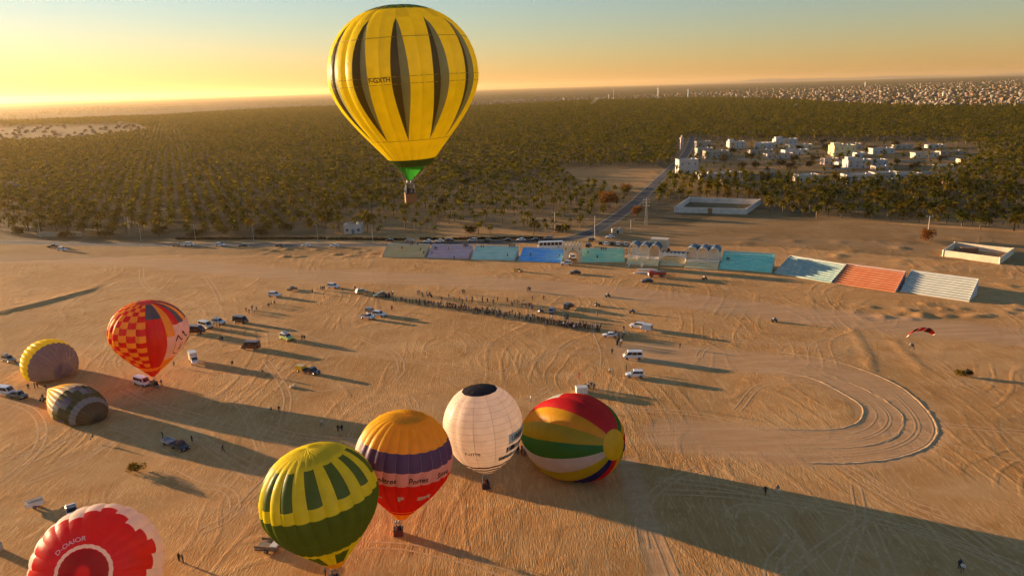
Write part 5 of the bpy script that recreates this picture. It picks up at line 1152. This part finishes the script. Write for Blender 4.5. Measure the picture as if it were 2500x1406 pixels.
def box_truck(px, py, deg, label, cab, boxc, l=3.0):
    p = on_ground(px, py); root = thing('box_truck', label, 'truck', p, math.radians(deg)); b = body_mesh([(.5, .5, 1.2, .88), (1.6, .45, 1.15, .9), (2.4, .45, 1.0, .86)], 0); b.hexa([(.5, -.85, 1.15), (1.9, -.85, 1.15), (1.9, .85, 1.15), (.5, .85, 1.15), (.55, -.75, 2.0), (1.3, -.75, 2.0), (1.3, .75, 2.0), (.55, .75, 2.0)]); b.build('cab', paint(cab), root)
    b = MB(); b.quad(*inset([(1.9, -.85, 1.15), (1.9, .85, 1.15), (1.3, .75, 2.0), (1.3, -.75, 2.0)], .06, .94, .1, .92, .015)); b.build('windshield', M_GLASS, root)
    for s in (-1, 1):
        q = [(.5, -.85, 1.15), (1.9, -.85, 1.15), (1.3, -.75, 2.0), (.55, -.75, 2.0)]; q = q if s < 0 else [(x, -y, z) for x, y, z in (q[1], q[0], q[3], q[2])]
        b = MB(); b.quad(*inset(q, .1, .85, .15, .88, .015)); b.build('side_window', M_GLASS, root)
    b = MB(); b.box((-1.3, 0, 1.75), (l, 1.9, 2.1)); b.box((-1.3, 0, .6), (l, 1.2, .2)); b.build('cargo_box', paint(boxc), root); add_wheels(root, (-1.7, 1.5), .92, .38, .26); return root
box_truck(474, 884, -58, 'white box truck with a tall cargo box right of the chequered balloon', 'white', 'cream')
trailer(735, 906, -30, 'bright yellow trailer hitched to a dark pickup', 'yellow', (2.5, 1.7, 1.2)); vehicle('pickup', 'dark', 762, 911, -30, 'dark pickup towing the yellow trailer')
trailer(411, 1082, -34, 'silver open trailer behind the black pickup', 'silver', (2.6, 1.7, .6), .5, flat=True); vehicle('pickup', 'black', 440, 1094, -34, 'black pickup towing the silver open trailer')
trailer(86, 1236, 35, 'white trailer with raised lid at the bottom left', 'white', (2.8, 1.7, .75), .45, lid=1); vehicle('car', 'white', 176, 1250, 125, 'white small car with dark roof behind the red and white balloon', roof='black')
vehicle('suv', 'beige', 22, 882, -28, 'beige off-road car at the left edge beside the purple balloon', rack=True); vehicle('van', 'white', 14, 962, -16, 'white van at the left edge below the purple balloon'); vehicle('pickup', 'green', 46, 970, -20, 'dark green pickup next to the white van at the left edge')
vehicle('suv', 'white', 1556, 800, 152, 'white car towing a white box trailer right of the crowd'); trailer(1580, 808, 152, 'white box trailer behind the white car right of the crowd', 'white', (2.8, 1.8, 1.6))
vehicle('car', 'white', 1489, 822, 176, 'white saloon at the right tip of the crowd line'); vehicle('van', 'white', 1545, 875, 177, 'white minibus with long dark windows facing left'); vehicle('suv', 'white', 1550, 920, 176, 'white off-road car directly below the white minibus')
vehicle('suv', 'blue', 1347, 763, 80, 'blue-grey jeep inside the crowd area', rack=True); vehicle('suv', 'black', 1389, 752, 55, 'black off-road car just above the crowd')
vehicle('car', 'black', 1404, 669, 184, 'black car on the straight track below the gate'); vehicle('suv', 'white', 1383, 647, 165, 'white off-road car leaving the gate'); vehicle('suv', 'white', 1398, 632, -80, 'white off-road car inside the gate passage'); vehicle('pickup', 'yellow', 1264, 663, -28, 'small yellow pickup below the blue stand', s=.8)
def tipper(px, py, deg):
    p = on_ground(px, py); root = thing('dump_truck', 'red dump truck with white cab front below the pavilion', 'truck', p, math.radians(deg)); b = MB(); b.hexa([(1.6, -1.1, .8), (3.2, -1.1, .8), (3.2, 1.1, .8), (1.6, 1.1, .8), (1.6, -1.05, 2.5), (2.9, -1.05, 2.5), (2.9, 1.05, 2.5), (1.6, 1.05, 2.5)]); b.build('cab', paint('red'), root)
    b = MB(); b.box((3.24, 0, 1.1), (.12, 2.1, .9)); b.build('grille', paint('white'), root); b = MB(); b.quad(*inset([(3.2, -1.1, .8), (3.2, 1.1, .8), (2.9, 1.05, 2.5), (2.9, -1.05, 2.5)], .08, .92, .5, .92, .02)); b.build('windshield', M_GLASS, root)
    b = MB(); b.hexa([(-3.2, -1.1, 1.0), (1.4, -1.1, 1.0), (1.4, 1.1, 1.0), (-3.2, 1.1, 1.0), (-3.3, -1.2, 1.9), (1.5, -1.2, 1.9), (1.5, 1.2, 1.9), (-3.3, 1.2, 1.9)]); b.build('tipper_body', paint('red'), root)
    b = MB(); b.blob((-.9, 0, 1.85), (2.1, 1.0, .35), n=10); b.build('load', plain('load_sand', (.35, .26, .18), .95), root); add_wheels(root, (-2.2, -1.2, 2.3), 1.1, .5, .35)
tipper(1604, 676, 181); vehicle('car', 'dark', 1580, 690, 180, 'dark car below the red dump truck')
for x, y, d, t in ((1483, 725, 190, 'above the crowd under the straight track'), (1458, 747, 20, 'right of the black off-road car'), (1543, 764, 175, 'above the white car with trailer'), (1890, 785, 180, 'alone on the straight track at the right'), (1720, 682, 200, 'below the right wing of the pavilion'), (1320, 762, 30, 'left of the blue-grey jeep'), (107, 978, -30, 'between the two lying balloons')): quad_bike(x, y, d, 'dark quad bike ' + t)
# parked along the road
for k, (kind, c, x, y, d, t) in enumerate((('suv', 'white', 152, 612, -12, 'white off-road car leaving the road at the far left'), ('pickup', 'brown', 130, 604, 20, 'brown cart-like pickup at the far left of the road'), ('car', 'beige', 432, 601, 175, 'beige car, first of the row on the open road'), ('suv', 'white', 463, 600, 0, 'white car beside the beige one on the road'), ('suv', 'white', 538, 601, -6, 'white off-road car left of the mid-road lamp post'), ('car', 'green', 593, 602, 180, 'dull olive car right of the mid-road lamp post'),
    ('car', 'black', 684, 602, 0, 'black car alone on the open road'), ('car', 'white', 747, 602, 178, 'white car right of the black one on the road'), ('car', 'white', 816, 603, 182, 'white car before the dug earth by the road'), ('car', 'maroon', 951, 590, 180, 'maroon car behind the yellow stand'), ('car', 'white', 1045, 592, 180, 'white car behind the gap of yellow and purple stands'), ('car', 'white', 1073, 591, 180, 'white car behind the purple stand'), ('suv', 'silver', 1154, 590, 180, 'silver off-road car behind the mint stand'),
    ('car', 'black', 1192, 590, 0, 'black car behind the mint stand'), ('car', 'black', 1238, 589, 180, 'black car right of the mint stand'), ('car', 'white', 1272, 588, 178, 'white car behind the blue stand'), ('car', 'black', 1307, 588, 180, 'black car left of the bus'), ('suv', 'grey', 1339, 585, 180, 'grey car beyond the bus'), ('car', 'white', 1490, 581, 180, 'white car by the small ruin at the road bend'), ('car', 'black', 1466, 597, 85, 'black car, first of the row behind the green stand'), ('car', 'white', 1480, 598, 85, 'white car, second of the row behind the green stand'),
    ('car', 'black', 1494, 597, 85, 'black car, third of the row behind the green stand'), ('car', 'white', 1509, 598, 85, 'white car, fourth of the row behind the green stand'), ('car', 'silver', 1528, 599, 85, 'silver car, last of the row behind the green stand'), ('suv', 'dark', 1437, 603, 70, 'dark car just right of the gate'), ('suv', 'dark', 1445, 589, 60, 'dark car on the bend beyond the gate'), ('car', 'dark', 1098, 589, 0, 'dark car half hidden by the purple stand'), ('car', 'silver', 1000, 590, 0, 'silver car behind the yellow stand'))):
    vehicle(kind, c, x, y, d, t, detail=False, group='cars parked along the road')
vehicle('bus', 'white', 1344, 606, 181, 'long white bus with dark window band behind the blue stand', s=.95)

# ------------------------------------------------------------------ people
SKIN = plain('skin', (.30, .17, .10), .6); HAIR = plain('hair_dark', (.02, .015, .012), .8)
CLOTH = {'black': (.020, .018, .020), 'navy': (.03, .035, .06), 'white': (.62, .58, .52), 'red': (.22, .03, .025), 'brown': (.10, .06, .035), 'grey': (.15, .14, .135), 'blue': (.05, .08, .17), 'olive': (.08, .075, .035), 'beige': (.38, .29, .19)}
def cloth(c): return plain('cloth_' + c, CLOTH[c], .9, .15, 4.0)
POSES = {  # joints: pelvis, chest, neck, head top ; arms ; legs
    'stand': dict(le=(.27, .02, 1.08), lh=(.28, .1, .82), re=(-.27, .0, 1.08), rh=(-.27, .12, .84), lk=(.11, .02, .48), lf=(.12, 0, .06), rk=(-.11, .01, .48), rf=(-.13, .02, .06)),
    'walk': dict(le=(.27, -.14, 1.10), lh=(.25, -.10, .84), re=(-.27, .16, 1.10), rh=(-.24, .32, .92), lk=(.10, .22, .50), lf=(.10, .26, .06), rk=(-.10, -.04, .47), rf=(-.10, -.34, .10)),
    'point': dict(le=(.34, .26, 1.32), lh=(.36, .52, 1.42), re=(-.27, .0, 1.08), rh=(-.27, .12, .84), lk=(.12, .02, .48), lf=(.16, 0, .06), rk=(-.11, .01, .48), rf=(-.15, .02, .06)),
    'photo': dict(le=(.26, .18, 1.16), lh=(.10, .34, 1.45), re=(-.26, .18, 1.16), rh=(-.10, .34, 1.45), lk=(.11, .02, .48), lf=(.14, 0, .06), rk=(-.11, .01, .48), rf=(-.14, .05, .06)),
    'sit': dict(le=(.27, .1, 1.08), lh=(.2, .34, .95), re=(-.27, .1, 1.08), rh=(-.2, .34, .95), lk=(.14, .42, .84), lf=(.14, .44, .42), rk=(-.14, .42, .84), rf=(-.14, .44, .42))}
def body(pose):
    q = POSES[pose]
    J = [((0, 0, .92), .15), ((0, .01, 1.15), .14), ((0, 0, 1.36), .16), ((0, 0, 1.47), .065), ((0, .02, 1.56), .085), ((0, .01, 1.69), .085),
         ((.17, 0, 1.38), .075), (q['le'], .05), (q['lh'], .038), ((-.17, 0, 1.38), .075), (q['re'], .05), (q['rh'], .038),
         ((.09, 0, .86), .10), (q['lk'], .07), (q['lf'], .05), ((q['lf'][0], q['lf'][1] + .16, q['lf'][2] - .02), .04), ((-.09, 0, .86), .10), (q['rk'], .07), (q['rf'], .05), ((q['rf'][0], q['rf'][1] + .16, q['rf'][2] - .02), .04)]
    E = [(0, 1), (1, 2), (2, 3), (3, 4), (4, 5), (2, 6), (6, 7), (7, 8), (2, 9), (9, 10), (10, 11), (0, 12), (12, 13), (13, 14), (14, 15), (0, 16), (16, 17), (17, 18), (18, 19)]
    me = bpy.data.meshes.new('person_skeleton'); me.from_pydata([j[0] for j in J], E, []); o = bpy.data.objects.new('person_skeleton', me); COL.objects.link(o)
    m = o.modifiers.new('skin', 'SKIN'); s = o.modifiers.new('sub', 'SUBSURF'); s.levels = 1; s.render_levels = 1
    lay = me.skin_vertices[0] if me.skin_vertices else None
    if lay is None:
        bpy.context.view_layer.objects.active = o; bpy.ops.object.modifier_remove(modifier='skin'); bpy.ops.object.modifier_add(type='SKIN'); bpy.ops.object.modifier_move_to_index(modifier=o.modifiers[-1].name, index=0); lay = me.skin_vertices[0]
    for i, (p, r) in enumerate(J): lay.data[i].radius = (r, r); lay.data[i].use_root = (i == 0)
    dg = bpy.context.evaluated_depsgraph_get(); dg.update(); out = bpy.data.meshes.new_from_object(o.evaluated_get(dg)); bpy.data.objects.remove(o); return out
BODY = {k: body(k) for k in POSES}
def person_mesh(pose, top, leg, hat=None):
    def mk():
        me = BODY[pose].copy(); me.name = 'person'; me.materials.clear()
        for m in (cloth(top), cloth(leg), SKIN, cloth(hat) if hat else HAIR): me.materials.append(m)
        q = POSES[pose]; H = [Vector(q['lh']), Vector(q['rh'])]
        for f in me.polygons:
            c = f.center; k = 0 if c.z > .93 else 1
            if pose == 'sit' and (c.y > .12 and c.z < .98 and abs(c.x) > .05): k = 1
            if c.z > 1.49: k = 3 if (c.z > 1.63 or c.y < -.01) else 2
            if min((c - h).length for h in H) < .12: k = 2
            if c.z < .13: k = 3
            f.material_index = k; f.use_smooth = True
        return me
    return cached(('person', pose, top, leg, hat), mk)
_pr = random.Random(99)
def person(px, py, label, pose='stand', top='black', leg='navy', deg=None, group=None, hat=None, at=None, s=1.0):
    p = on_ground(px, py) if at is None else np.array(at, float)
    o = link('person', person_mesh(pose, top, leg, hat), None, p, math.radians(_pr.uniform(0, 360) if deg is None else deg)); k = s * _pr.uniform(.94, 1.05); o.scale = (k * 1.2, k * 1.2, k)
    return tag(o, label, 'person', group)
TOPS = ['black'] * 7 + ['navy'] * 3 + ['grey', 'brown', 'brown', 'red', 'white', 'olive', 'blue']; LEGS = ['black', 'navy', 'black', 'brown', 'grey', 'blue']
def crowd(line, n, spread, label, group, poses=('stand', 'stand', 'walk', 'photo', 'point')):
    L = smooth_line(line, 80); placed = []
    while len(placed) < n:
        t = _pr.random() * 78; i = int(t); q = L[i] * (1 - t + i) + L[i + 1] * (t - i); x, y = q[0] + _pr.gauss(0, 3), q[1] + _pr.gauss(0, spread)
        g_ = ground_at(x, y)[:2]
        if all(np.hypot(*(g_ - h)) > .55 for h in placed):
            placed.append(g_); top = _pr.choice(TOPS)
            person(x, y, label % {'black': 'black', 'navy': 'dark blue', 'grey': 'grey', 'brown': 'brown', 'red': 'red', 'white': 'white', 'olive': 'olive', 'blue': 'blue'}[top], _pr.choice(poses), top, _pr.choice(LEGS), None, group)
crowd([(962, 736), (1000, 740), (1042, 745)], 16, 1.5, 'person in a %s top at the thin left start of the long spectator line', 'spectators in the long line')
crowd([(1042, 746), (1120, 754), (1200, 768), (1290, 780), (1360, 793), (1400, 799), (1470, 806)], 165, 3.0, 'person in a %s top in the long dense spectator line', 'spectators in the long line')
crowd([(1000, 715), (1045, 724), (1110, 733), (1180, 736), (1250, 741), (1285, 751), (1305, 757)], 42, 3.2, 'person in a %s top in the looser upper row of spectators', 'spectators in the upper row')
crowd([(900, 722), (940, 728), (955, 726), (958, 720)], 14, 2.5, 'person in a %s top beside the off-road cars at the crowd start', 'people by the off-road cars')
crowd([(1380, 775), (1385, 783), (1375, 790)], 6, 2, 'person in a %s top below the blue-grey jeep', 'people below the jeep')
crowd([(1500, 818), (1512, 828), (1508, 838), (1512, 845), (1525, 812), (1537, 820)], 16, 3, 'person in a %s top in the knot of people right of the crowd tip', 'people at the crowd tip')
crowd([(600, 764), (625, 757), (650, 750), (675, 745)], 12, 2, 'person in a %s top in the thin diagonal line of walkers', 'diagonal line of walkers', ('walk', 'stand'))
crowd([(372, 938), (380, 944), (392, 936)], 7, 2.5, 'person in a %s top at the basket of the chequered balloon', 'crew of the chequered balloon')
crowd([(1432, 952), (1442, 948), (1450, 951)], 7, 2, 'person in a %s top beside the white flag box', 'people beside the flag box')
for px, py, w in ((1268, 1105, 3), (1278, 1112, 2), (1258, 1102, 2)): crowd([(px - w, py), (px, py + 1), (px + w, py)], 3, 1.5, 'person in a %s top working at the mouth of the rainbow balloon', 'crew of the rainbow balloon')
_one = [(545, 1102, 'dark-clothed person walking alone right of the black pickup', 'walk', 'black', 'black'), (469, 1078, 'dark-clothed person standing beside the black pickup', 'stand', 'navy', 'black'), (228, 1074, 'person crouched alone on sand below the olive balloon', 'sit', 'black', 'black'),
 (438, 1370, 'left of the close pair standing right of the red and white balloon', 'stand', 'black', 'black'), (447, 1372, 'right of the close pair standing right of the red and white balloon', 'stand', 'navy', 'navy'), (663, 1008, 'grey-clothed person walking in the balloon shadow', 'walk', 'grey', 'beige'), (682, 1006, 'dark person walking right of the grey-clothed one', 'walk', 'black', 'black'),
 (786, 1040, 'person in a white top walking behind the green balloon', 'walk', 'white', 'brown'), (826, 1053, 'left dark person of the pair behind the green balloon', 'stand', 'black', 'black'), (835, 1054, 'right dark person of the pair behind the green balloon', 'stand', 'black', 'navy'),
 (1868, 1207, 'dark person in the long shadow at the right', 'walk', 'black', 'black'), (1898, 1204, 'person in a light top in the long shadow at the right', 'walk', 'grey', 'white'), (2342, 1388, 'dark person behind the white-topped one at the bottom right', 'stand', 'navy', 'black'), (2349, 1396, 'person in a white top at the bottom right', 'walk', 'white', 'grey'),
 (1660, 850, 'lone dark person on the sand right of the minibus', 'stand', 'black', 'brown'), (1494, 864, 'lone person left of the minibus', 'stand', 'brown', 'black'), (1489, 912, 'person in white top and black trousers left of the white off-road car', 'stand', 'white', 'black'), (1529, 905, 'dark person at the front of the white off-road car', 'stand', 'black', 'black'),
 (1296, 980, 'light-clothed person behind the white balloon', 'stand', 'white', 'grey'), (1345, 984, 'person in beige behind the rainbow balloon', 'stand', 'beige', 'grey'), (738, 830, 'left of two people right of the lime car', 'stand', 'brown', 'black'), (744, 831, 'right of two people right of the lime car', 'stand', 'black', 'black'), (538, 833, 'left of two people below the white off-road car with rack', 'stand', 'brown', 'black'), (543, 832, 'right of two people below the white off-road car with rack', 'stand', 'black', 'navy'),
 (530, 798, 'left of two people in front of the white off-road car with rack', 'stand', 'brown', 'black'), (536, 800, 'right of two people in front of the white off-road car with rack', 'stand', 'brown', 'brown'), (642, 916, 'dark person walking on the open sand below the maroon van', 'walk', 'black', 'beige'), (568, 893, 'person sitting in the car shadow on the sand', 'sit', 'black', 'black'), (425, 893, 'light-clothed person near the chequered balloon', 'stand', 'beige', 'black'),
 (957, 757, 'dark red person below the crowd start', 'stand', 'red', 'black'), (763, 715, 'person standing left of the white car on the track side', 'stand', 'black', 'black'), (783, 708, 'left of the trio by the white car', 'stand', 'beige', 'black'), (788, 709, 'middle of the trio by the white car', 'stand', 'brown', 'black'), (792, 708, 'third of the trio by the white car', 'stand', 'black', 'black'), (837, 712, 'person right of the white car on the track side', 'stand', 'brown', 'black'), (867, 708, 'person left of the beige off-road car', 'stand', 'black', 'black'),
 (1130, 717, 'left of the pair on the track above the crowd', 'stand', 'black', 'navy'), (1134, 717, 'right of the pair on the track above the crowd', 'walk', 'black', 'black'), (1287, 712, 'left person of a trio above the upper spectator row', 'stand', 'black', 'black'), (1291, 711, 'middle person of a trio above the upper spectator row', 'walk', 'navy', 'black'), (1294, 711, 'last person of a trio above the upper spectator row', 'stand', 'grey', 'black'),
 (1015, 655, 'person running on the pale track below the yellow stand', 'walk', 'grey', 'black'), (1109, 634, 'dark person at the foot of the purple stand', 'stand', 'black', 'black'), (1458, 772, 'person in beige and black right of the jeeps', 'walk', 'beige', 'black'), (1300, 733, 'left of two people above the blue-grey jeep', 'stand', 'brown', 'black'), (1327, 732, 'right of two people above the blue-grey jeep', 'stand', 'red', 'black'), (1301, 756, 'blue-clothed person left of the blue-grey jeep', 'stand', 'blue', 'blue'), (1345, 786, 'person in a white top below the blue-grey jeep', 'stand', 'white', 'blue'), (1348, 780, 'person in a light top close below the blue-grey jeep', 'stand', 'white', 'blue'),
 (70, 950, 'first from the left of four people between the lying balloons', 'stand', 'black', 'black'), (86, 948, 'second from the left of four people between the lying balloons', 'stand', 'brown', 'black'), (92, 946, 'third from the left of four people between the lying balloons', 'stand', 'red', 'black'), (113, 951, 'last of four people between the lying balloons', 'stand', 'black', 'black'),
 (219, 1024, 'person in white before the olive crown of the lying balloon', 'stand', 'white', 'white'), (240, 1016, 'grey-clothed person before the olive crown of the lying balloon', 'stand', 'grey', 'brown'), (256, 1012, 'rightmost person before the olive crown of the lying balloon', 'stand', 'white', 'black'), (795, 1408, 'dark person beside the basket of the green balloon', 'stand', 'black', 'black'), (398, 1070, 'person standing by the silver open trailer', 'point', 'black', 'black')]
for q in _one: person(q[0], q[1], q[2], q[3], q[4], q[5])
# in the baskets
def in_basket(foot, n, label, dz=.12, spread=.32, tops=('black', 'navy', 'red', 'grey')):
    for i in range(n):
        a = 6.28 * i / n + .5; person(0, 0, label % ('first', 'second', 'third')[i], ('photo', 'stand', 'stand')[i], tops[i % 4], 'black', -90 + 60 * i, None, None, (foot[0] + spread * math.cos(a), foot[1] + spread * math.sin(a), foot[2] + dz))
in_basket(BALLOON_FEET[0], 2, '%s passenger in the basket of the flying yellow balloon'); in_basket(BALLOON_FEET[2], 3, '%s passenger in the basket of the green balloon'); in_basket(BALLOON_FEET[3], 3, '%s passenger in the basket of the purple-banded balloon'); in_basket(BALLOON_FEET[4], 3, '%s passenger in the basket of the white balloon')
# spectators on the stands: stand index, along, tier
for lab, si, spots in (('yellow', 0, ((.55, 7), (.6, 7), (.72, 7), (.4, 4), (.85, 3), (.95, 1))), ('purple', 1, ((.12, 4), (.16, 4), (.8, 6), (.84, 6), (.88, 6), (.45, 4), (.1, 1))), ('mint', 2, ((.15, 6), (.2, 6), (.8, 7), (.85, 7), (.9, 7), (.82, 1))), ('blue', 3, ((.25, 2), (.92, 2))), ('green', 4, ((.5, 6), (.55, 6), (.6, 6), (.2, 4), (.4, 1), (.05, 1))), ('turquoise', 5, ((.12, 3), (.15, 3)))):
    _, bl, br, Hh, Dp, _, _ = STANDS[si]; o, d, n, L = frame2(bl, br)
    for a, k in spots: person(0, 0, 'dark spectator sitting on the %s stand' % lab, 'sit', _pr.choice(('black', 'navy', 'brown')), 'black', math.degrees(math.atan2(d[1], d[0])) + 180, 'spectators on the stands', None, local(o, d, n, L * a, Dp * (k + .8) / 8, Hh * (k + 1.05) / 8 - .42 + (.42 if k < 7 else .2)))
# riders
for o in [q for q in bpy.data.objects if q.name.startswith('quad_bike')]:
    L_ = o['label']; p = o.location; a = o.rotation_euler[2]; r = link('person', person_mesh('sit', 'black', 'black'), None, (p[0] - .3 * math.cos(a), p[1] - .3 * math.sin(a), p[2] + .08), a - math.pi / 2); tag(r, 'dark rider on the quad bike ' + L_.replace('dark quad bike ', ''), 'person', 'riders')

# ------------------------------------------------------------------ box and flag, ruin, ramp, paraglider
def flag_box():
    p = on_ground(1420, 958); root = thing('flag_box', 'white box stand with people gathered at it', 'box', p, .1); b = MB(); b.hexa([(-1.3, -.9, 0), (1.3, -.9, 0), (1.3, .9, 0), (-1.3, .9, 0), (-1.4, -1, 1.5), (1.4, -1, 1.5), (1.4, 1, 1.5), (-1.4, 1, 1.5)]); b.build('wall', plain('canvas_white', (.74, .68, .58), .7), root); b = MB(); b.box((0, 0, 1.54), (2.6, 1.8, .06)); b.build('top', plain('canvas_top', (.60, .56, .48), .7), root)
    p = on_ground(1412, 950); root = thing('flagpole', 'thin flagpole with a drooping red flag above the white box', 'flag', p); b = MB(); b.tube((0, 0, -.1), (0, 0, 4.3), .035); b.build('pole', M_STEEL, root); b = MB(); V = [(.04 + .10 * math.sin(z * 5) + .35 * (i / 3), .08 * math.sin(i * 2 + z * 3), 4.25 - z) for z in np.linspace(0, 1.5, 6) for i in range(4)]; b.add(V, [(r * 4 + i, r * 4 + i + 1, r * 4 + i + 5, r * 4 + i + 4) for r in range(5) for i in range(3)], 0, True); b.build('flag', fabric('flag_red', (.55, .02, .02)), root)
flag_box()
def ruin():
    p = ground_at(1508, 570); root = thing('ruined_hut', 'small ruined hut wall by the road bend', 'hut', p); M = plain('ruin_plaster', (.45, .37, .27), .95)
    b = MB(); b.prism([(-2.4, 0), (-2.4, 2.6), (-1.2, 2.9), (-.8, 2.2), (.5, 2.4), (1.4, 3.0), (2.6, 2.2), (2.6, 0)], 0, .4); b.build('front_wall', M, root); b = MB(); b.prism([(-.5, 0), (-.5, 1.5), (.5, 1.5), (.5, 0)], -.06, -.01); b.build('door', M_DARK, root); b = MB(); b.box((-2.5, 1.8, 1.1), (.4, 3.2, 2.2)); b.build('side_wall', M, root)
ruin()
def flat_ramp():
    p = on_ground(662, 1340); root = thing('cargo_trailer', 'dark flat trailer with a tilted bed left of the green balloon', 'trailer', p, -.2); b = MB(); b.hexa([(-2.2, -1.2, .3), (1.6, -1.2, .55), (1.6, 1.2, .55), (-2.2, 1.2, .3), (-2.2, -1.2, .55), (1.6, -1.2, .85), (1.6, 1.2, .85), (-2.2, 1.2, .55)]); b.build('bed', plain('trailer_grey', (.11, .085, .06), .8), root)
    for y in (-1.2, 1.2): b = MB(); b.box((-.3, y, .95), (3.8, .06, .5)); b.build('side_board', M_WOOD, root)
    b = MB(); b.box((.9, 0, 1.0), (1.1, 2.0, .5)); b.build('canvas_load', plain('canvas_white', (.7, .65, .6)), root); add_wheels(root, (-.2,), 1.25, .34, .24)
flat_ramp()
_q = on_ground(-4, 1345); root = thing('equipment_bin', 'grey rounded bin cut by the left edge near the bottom', 'bin', _q); b = MB(); b.tube((0, 0, 0), (0, 0, 1.3), .75, .7, 12); b.build('barrel', plain('bin_grey', (.40, .36, .30), .7), root); b = MB(); b.blob((0, 0, 1.3), (.7, .7, .35), rough=0, n=12); b.build('lid', plain('bin_lid', (.35, .30, .24), .7), root)
_q = on_ground(716, 945); root = thing('sack_pile', 'small heap of pale sacks on the sand below the yellow trailer', 'sacks', _q)
for i in range(5): b = MB(); b.blob((.5 * math.cos(i * 1.3), .4 * math.sin(i * 1.7), .22 + .2 * (i == 4)), (.5, .35, .24), seed=i, rough=.1); b.build('sack', plain('sack_pale', (.60, .46, .28), .9), root)
def paraglider():
    Yp = 178.0; c = plane_at(2250, 812, Yp); pilot = plane_at(2228, 850, Yp); root = thing('paraglider', 'red paraglider wing with black and white marks skimming the right sand', 'paraglider', pilot); base = np.array(pilot)
    R_, W_, K_ = fabric('wing_red', (.62, .015, .012), .3), fabric('wing_white', (.75, .68, .6), .3), fabric('wing_black', (.02, .015, .015), .1); n = 26; span = 8.6; cells = []
    def rib(i):
        a = (i / n - .5) * 2; ang = a * 1.25; x = span / 2.2 * math.sin(ang); z = 2.6 * (math.cos(ang) - .62); ch = 1.9 * math.sqrt(max(.08, 1 - a * a * .85)); return x, z, ch, a
    rot = .12; cr, sr = math.cos(rot), math.sin(rot)
    def P(x, y, z): return (c[0] + x * cr - y * sr - base[0], c[1] + x * sr + y * cr - base[1], c[2] + z - base[2])
    pr = [(0, 0), (.08, .11), (.3, .16), (.65, .10), (1, 0), (.6, -.02), (.2, -.03)]
    for i in range(n):
        b = MB(); V = []
        for j in (i, i + 1):
            x, z, ch, a = rib(j)
            for u, v in pr: V.append(P(x, (u - .3) * ch * .9, z + v * ch * 1.3 - (u - .3) * ch * .75))
        m = len(pr); k = [0] * m
        for s in range(m): b.add(V, [(s, (s + 1) % m, m + (s + 1) % m, m + s)], 0)
        ai = (i + .5) / n - .5; col = W_ if abs(ai) > .47 or abs(abs(ai) - .10) < .03 else K_ if .14 < abs(ai) < .27 else R_
        b.build('cell', col, root)
    b = MB(); h = np.array([0, 0, 1.1])
    for i in range(0, n + 1, 2):
        x, z, ch, a = rib(i); b.tube(P(x, 0, z), (h[0] + .25 * np.sign(a), h[1], h[2]), .012, n=3, cap=False)
    b.build('lines', M_ROPE, root)
    b = MB(); b.box((0, 0, .35), (.6, .5, .12)); b.box((0, .3, .7), (.55, .12, .7)); b.build('seat', paint('dark'), root); b = MB(); b.tube((0, .55, .8), (0, .62, .8), .55, n=14); b.build('engine_cage', M_STEEL, root)
    for x, y in ((-.55, .4), (.55, .4), (0, -.9)): b = MB(); b.tube((0, .1, .3), (x, y, .1), .03); b.tube((x - .04, y, .05), (x + .04, y, .05), .2, n=10); b.build('wheel', M_TYRE, root)
    person(0, 0, 'pilot seated under the red paraglider', 'sit', 'black', 'navy', 180, None, None, (base[0], base[1] + .05, base[2] - .48))
paraglider()

# ------------------------------------------------------------------ haze
def haze():
    L, z0, z1 = FAR + 6000, -4.0, 240.0
    me = bpy.data.meshes.new('haze')
    me.from_pydata([(x, y, z) for z in (z0, z1) for y in (-L, L) for x in (-L, L)], [], [(0, 2, 3, 1), (4, 5, 7, 6), (0, 1, 5, 4), (1, 3, 7, 5), (3, 2, 6, 7), (2, 0, 4, 6)])
    m, nt, b, out = _new('haze_air'); nt.nodes.remove(b)
    v = nt.nodes.new('ShaderNodeVolumePrincipled'); v.inputs['Color'].default_value = (0.98, 0.72, 0.40, 1)
    v.inputs['Density'].default_value = 3.2e-5; v.inputs['Anisotropy'].default_value = 0.55
    nt.links.new(v.outputs[0], out.inputs['Volume']); me.materials.append(m)
    tag(link('haze', me), 'thin golden morning haze over the plain', kind='stuff')
haze()
def smoke(px, py, hpx, lean, label):
    p = ground_at(px, py); k = np.dot(p - np.array([0, 0, CAM_H]), _f) / F_PX; H = hpx * k; n, m = 9, 12; b = MB(); V = []; r = random.Random(int(px))
    for j in range(n):
        t = j / (n - 1); rad = H * (.05 + .30 * t ** .8) * (1 if j < n - 1 else .35)
        for i in range(m): a = 6.283 * i / m; q = rad * r.uniform(.8, 1.2); V.append((lean * H * t ** 1.4 + q * math.cos(a), q * math.sin(a), .3 + H * t))
    F = [(j * m + i, j * m + (i + 1) % m, (j + 1) * m + (i + 1) % m, (j + 1) * m + i) for j in range(n - 1) for i in range(m)] + [tuple(range(m - 1, -1, -1)), tuple(range((n - 1) * m, n * m))]
    b.add(V, F, 0, True); mt, nt, bs, out = _new('smoke_air'); nt.nodes.remove(bs); v = nt.nodes.new('ShaderNodeVolumePrincipled'); v.inputs['Color'].default_value = (.85, .82, .78, 1); v.inputs['Density'].default_value = .10 / (H * .4)
    nt.links.new(v.outputs[0], out.inputs['Volume']); tag(b.build('smoke', mt, None, (p[0], p[1], 0)), label, kind='stuff')
smoke(1440, 263, 24, .9, 'pale smoke plume rising at the edge of the far plantation'); smoke(1926, 268, 14, 1.6, 'thin low smoke drifting before the distant town'); smoke(285, 310, 14, 1.0, 'faint smoke over the left village strip')
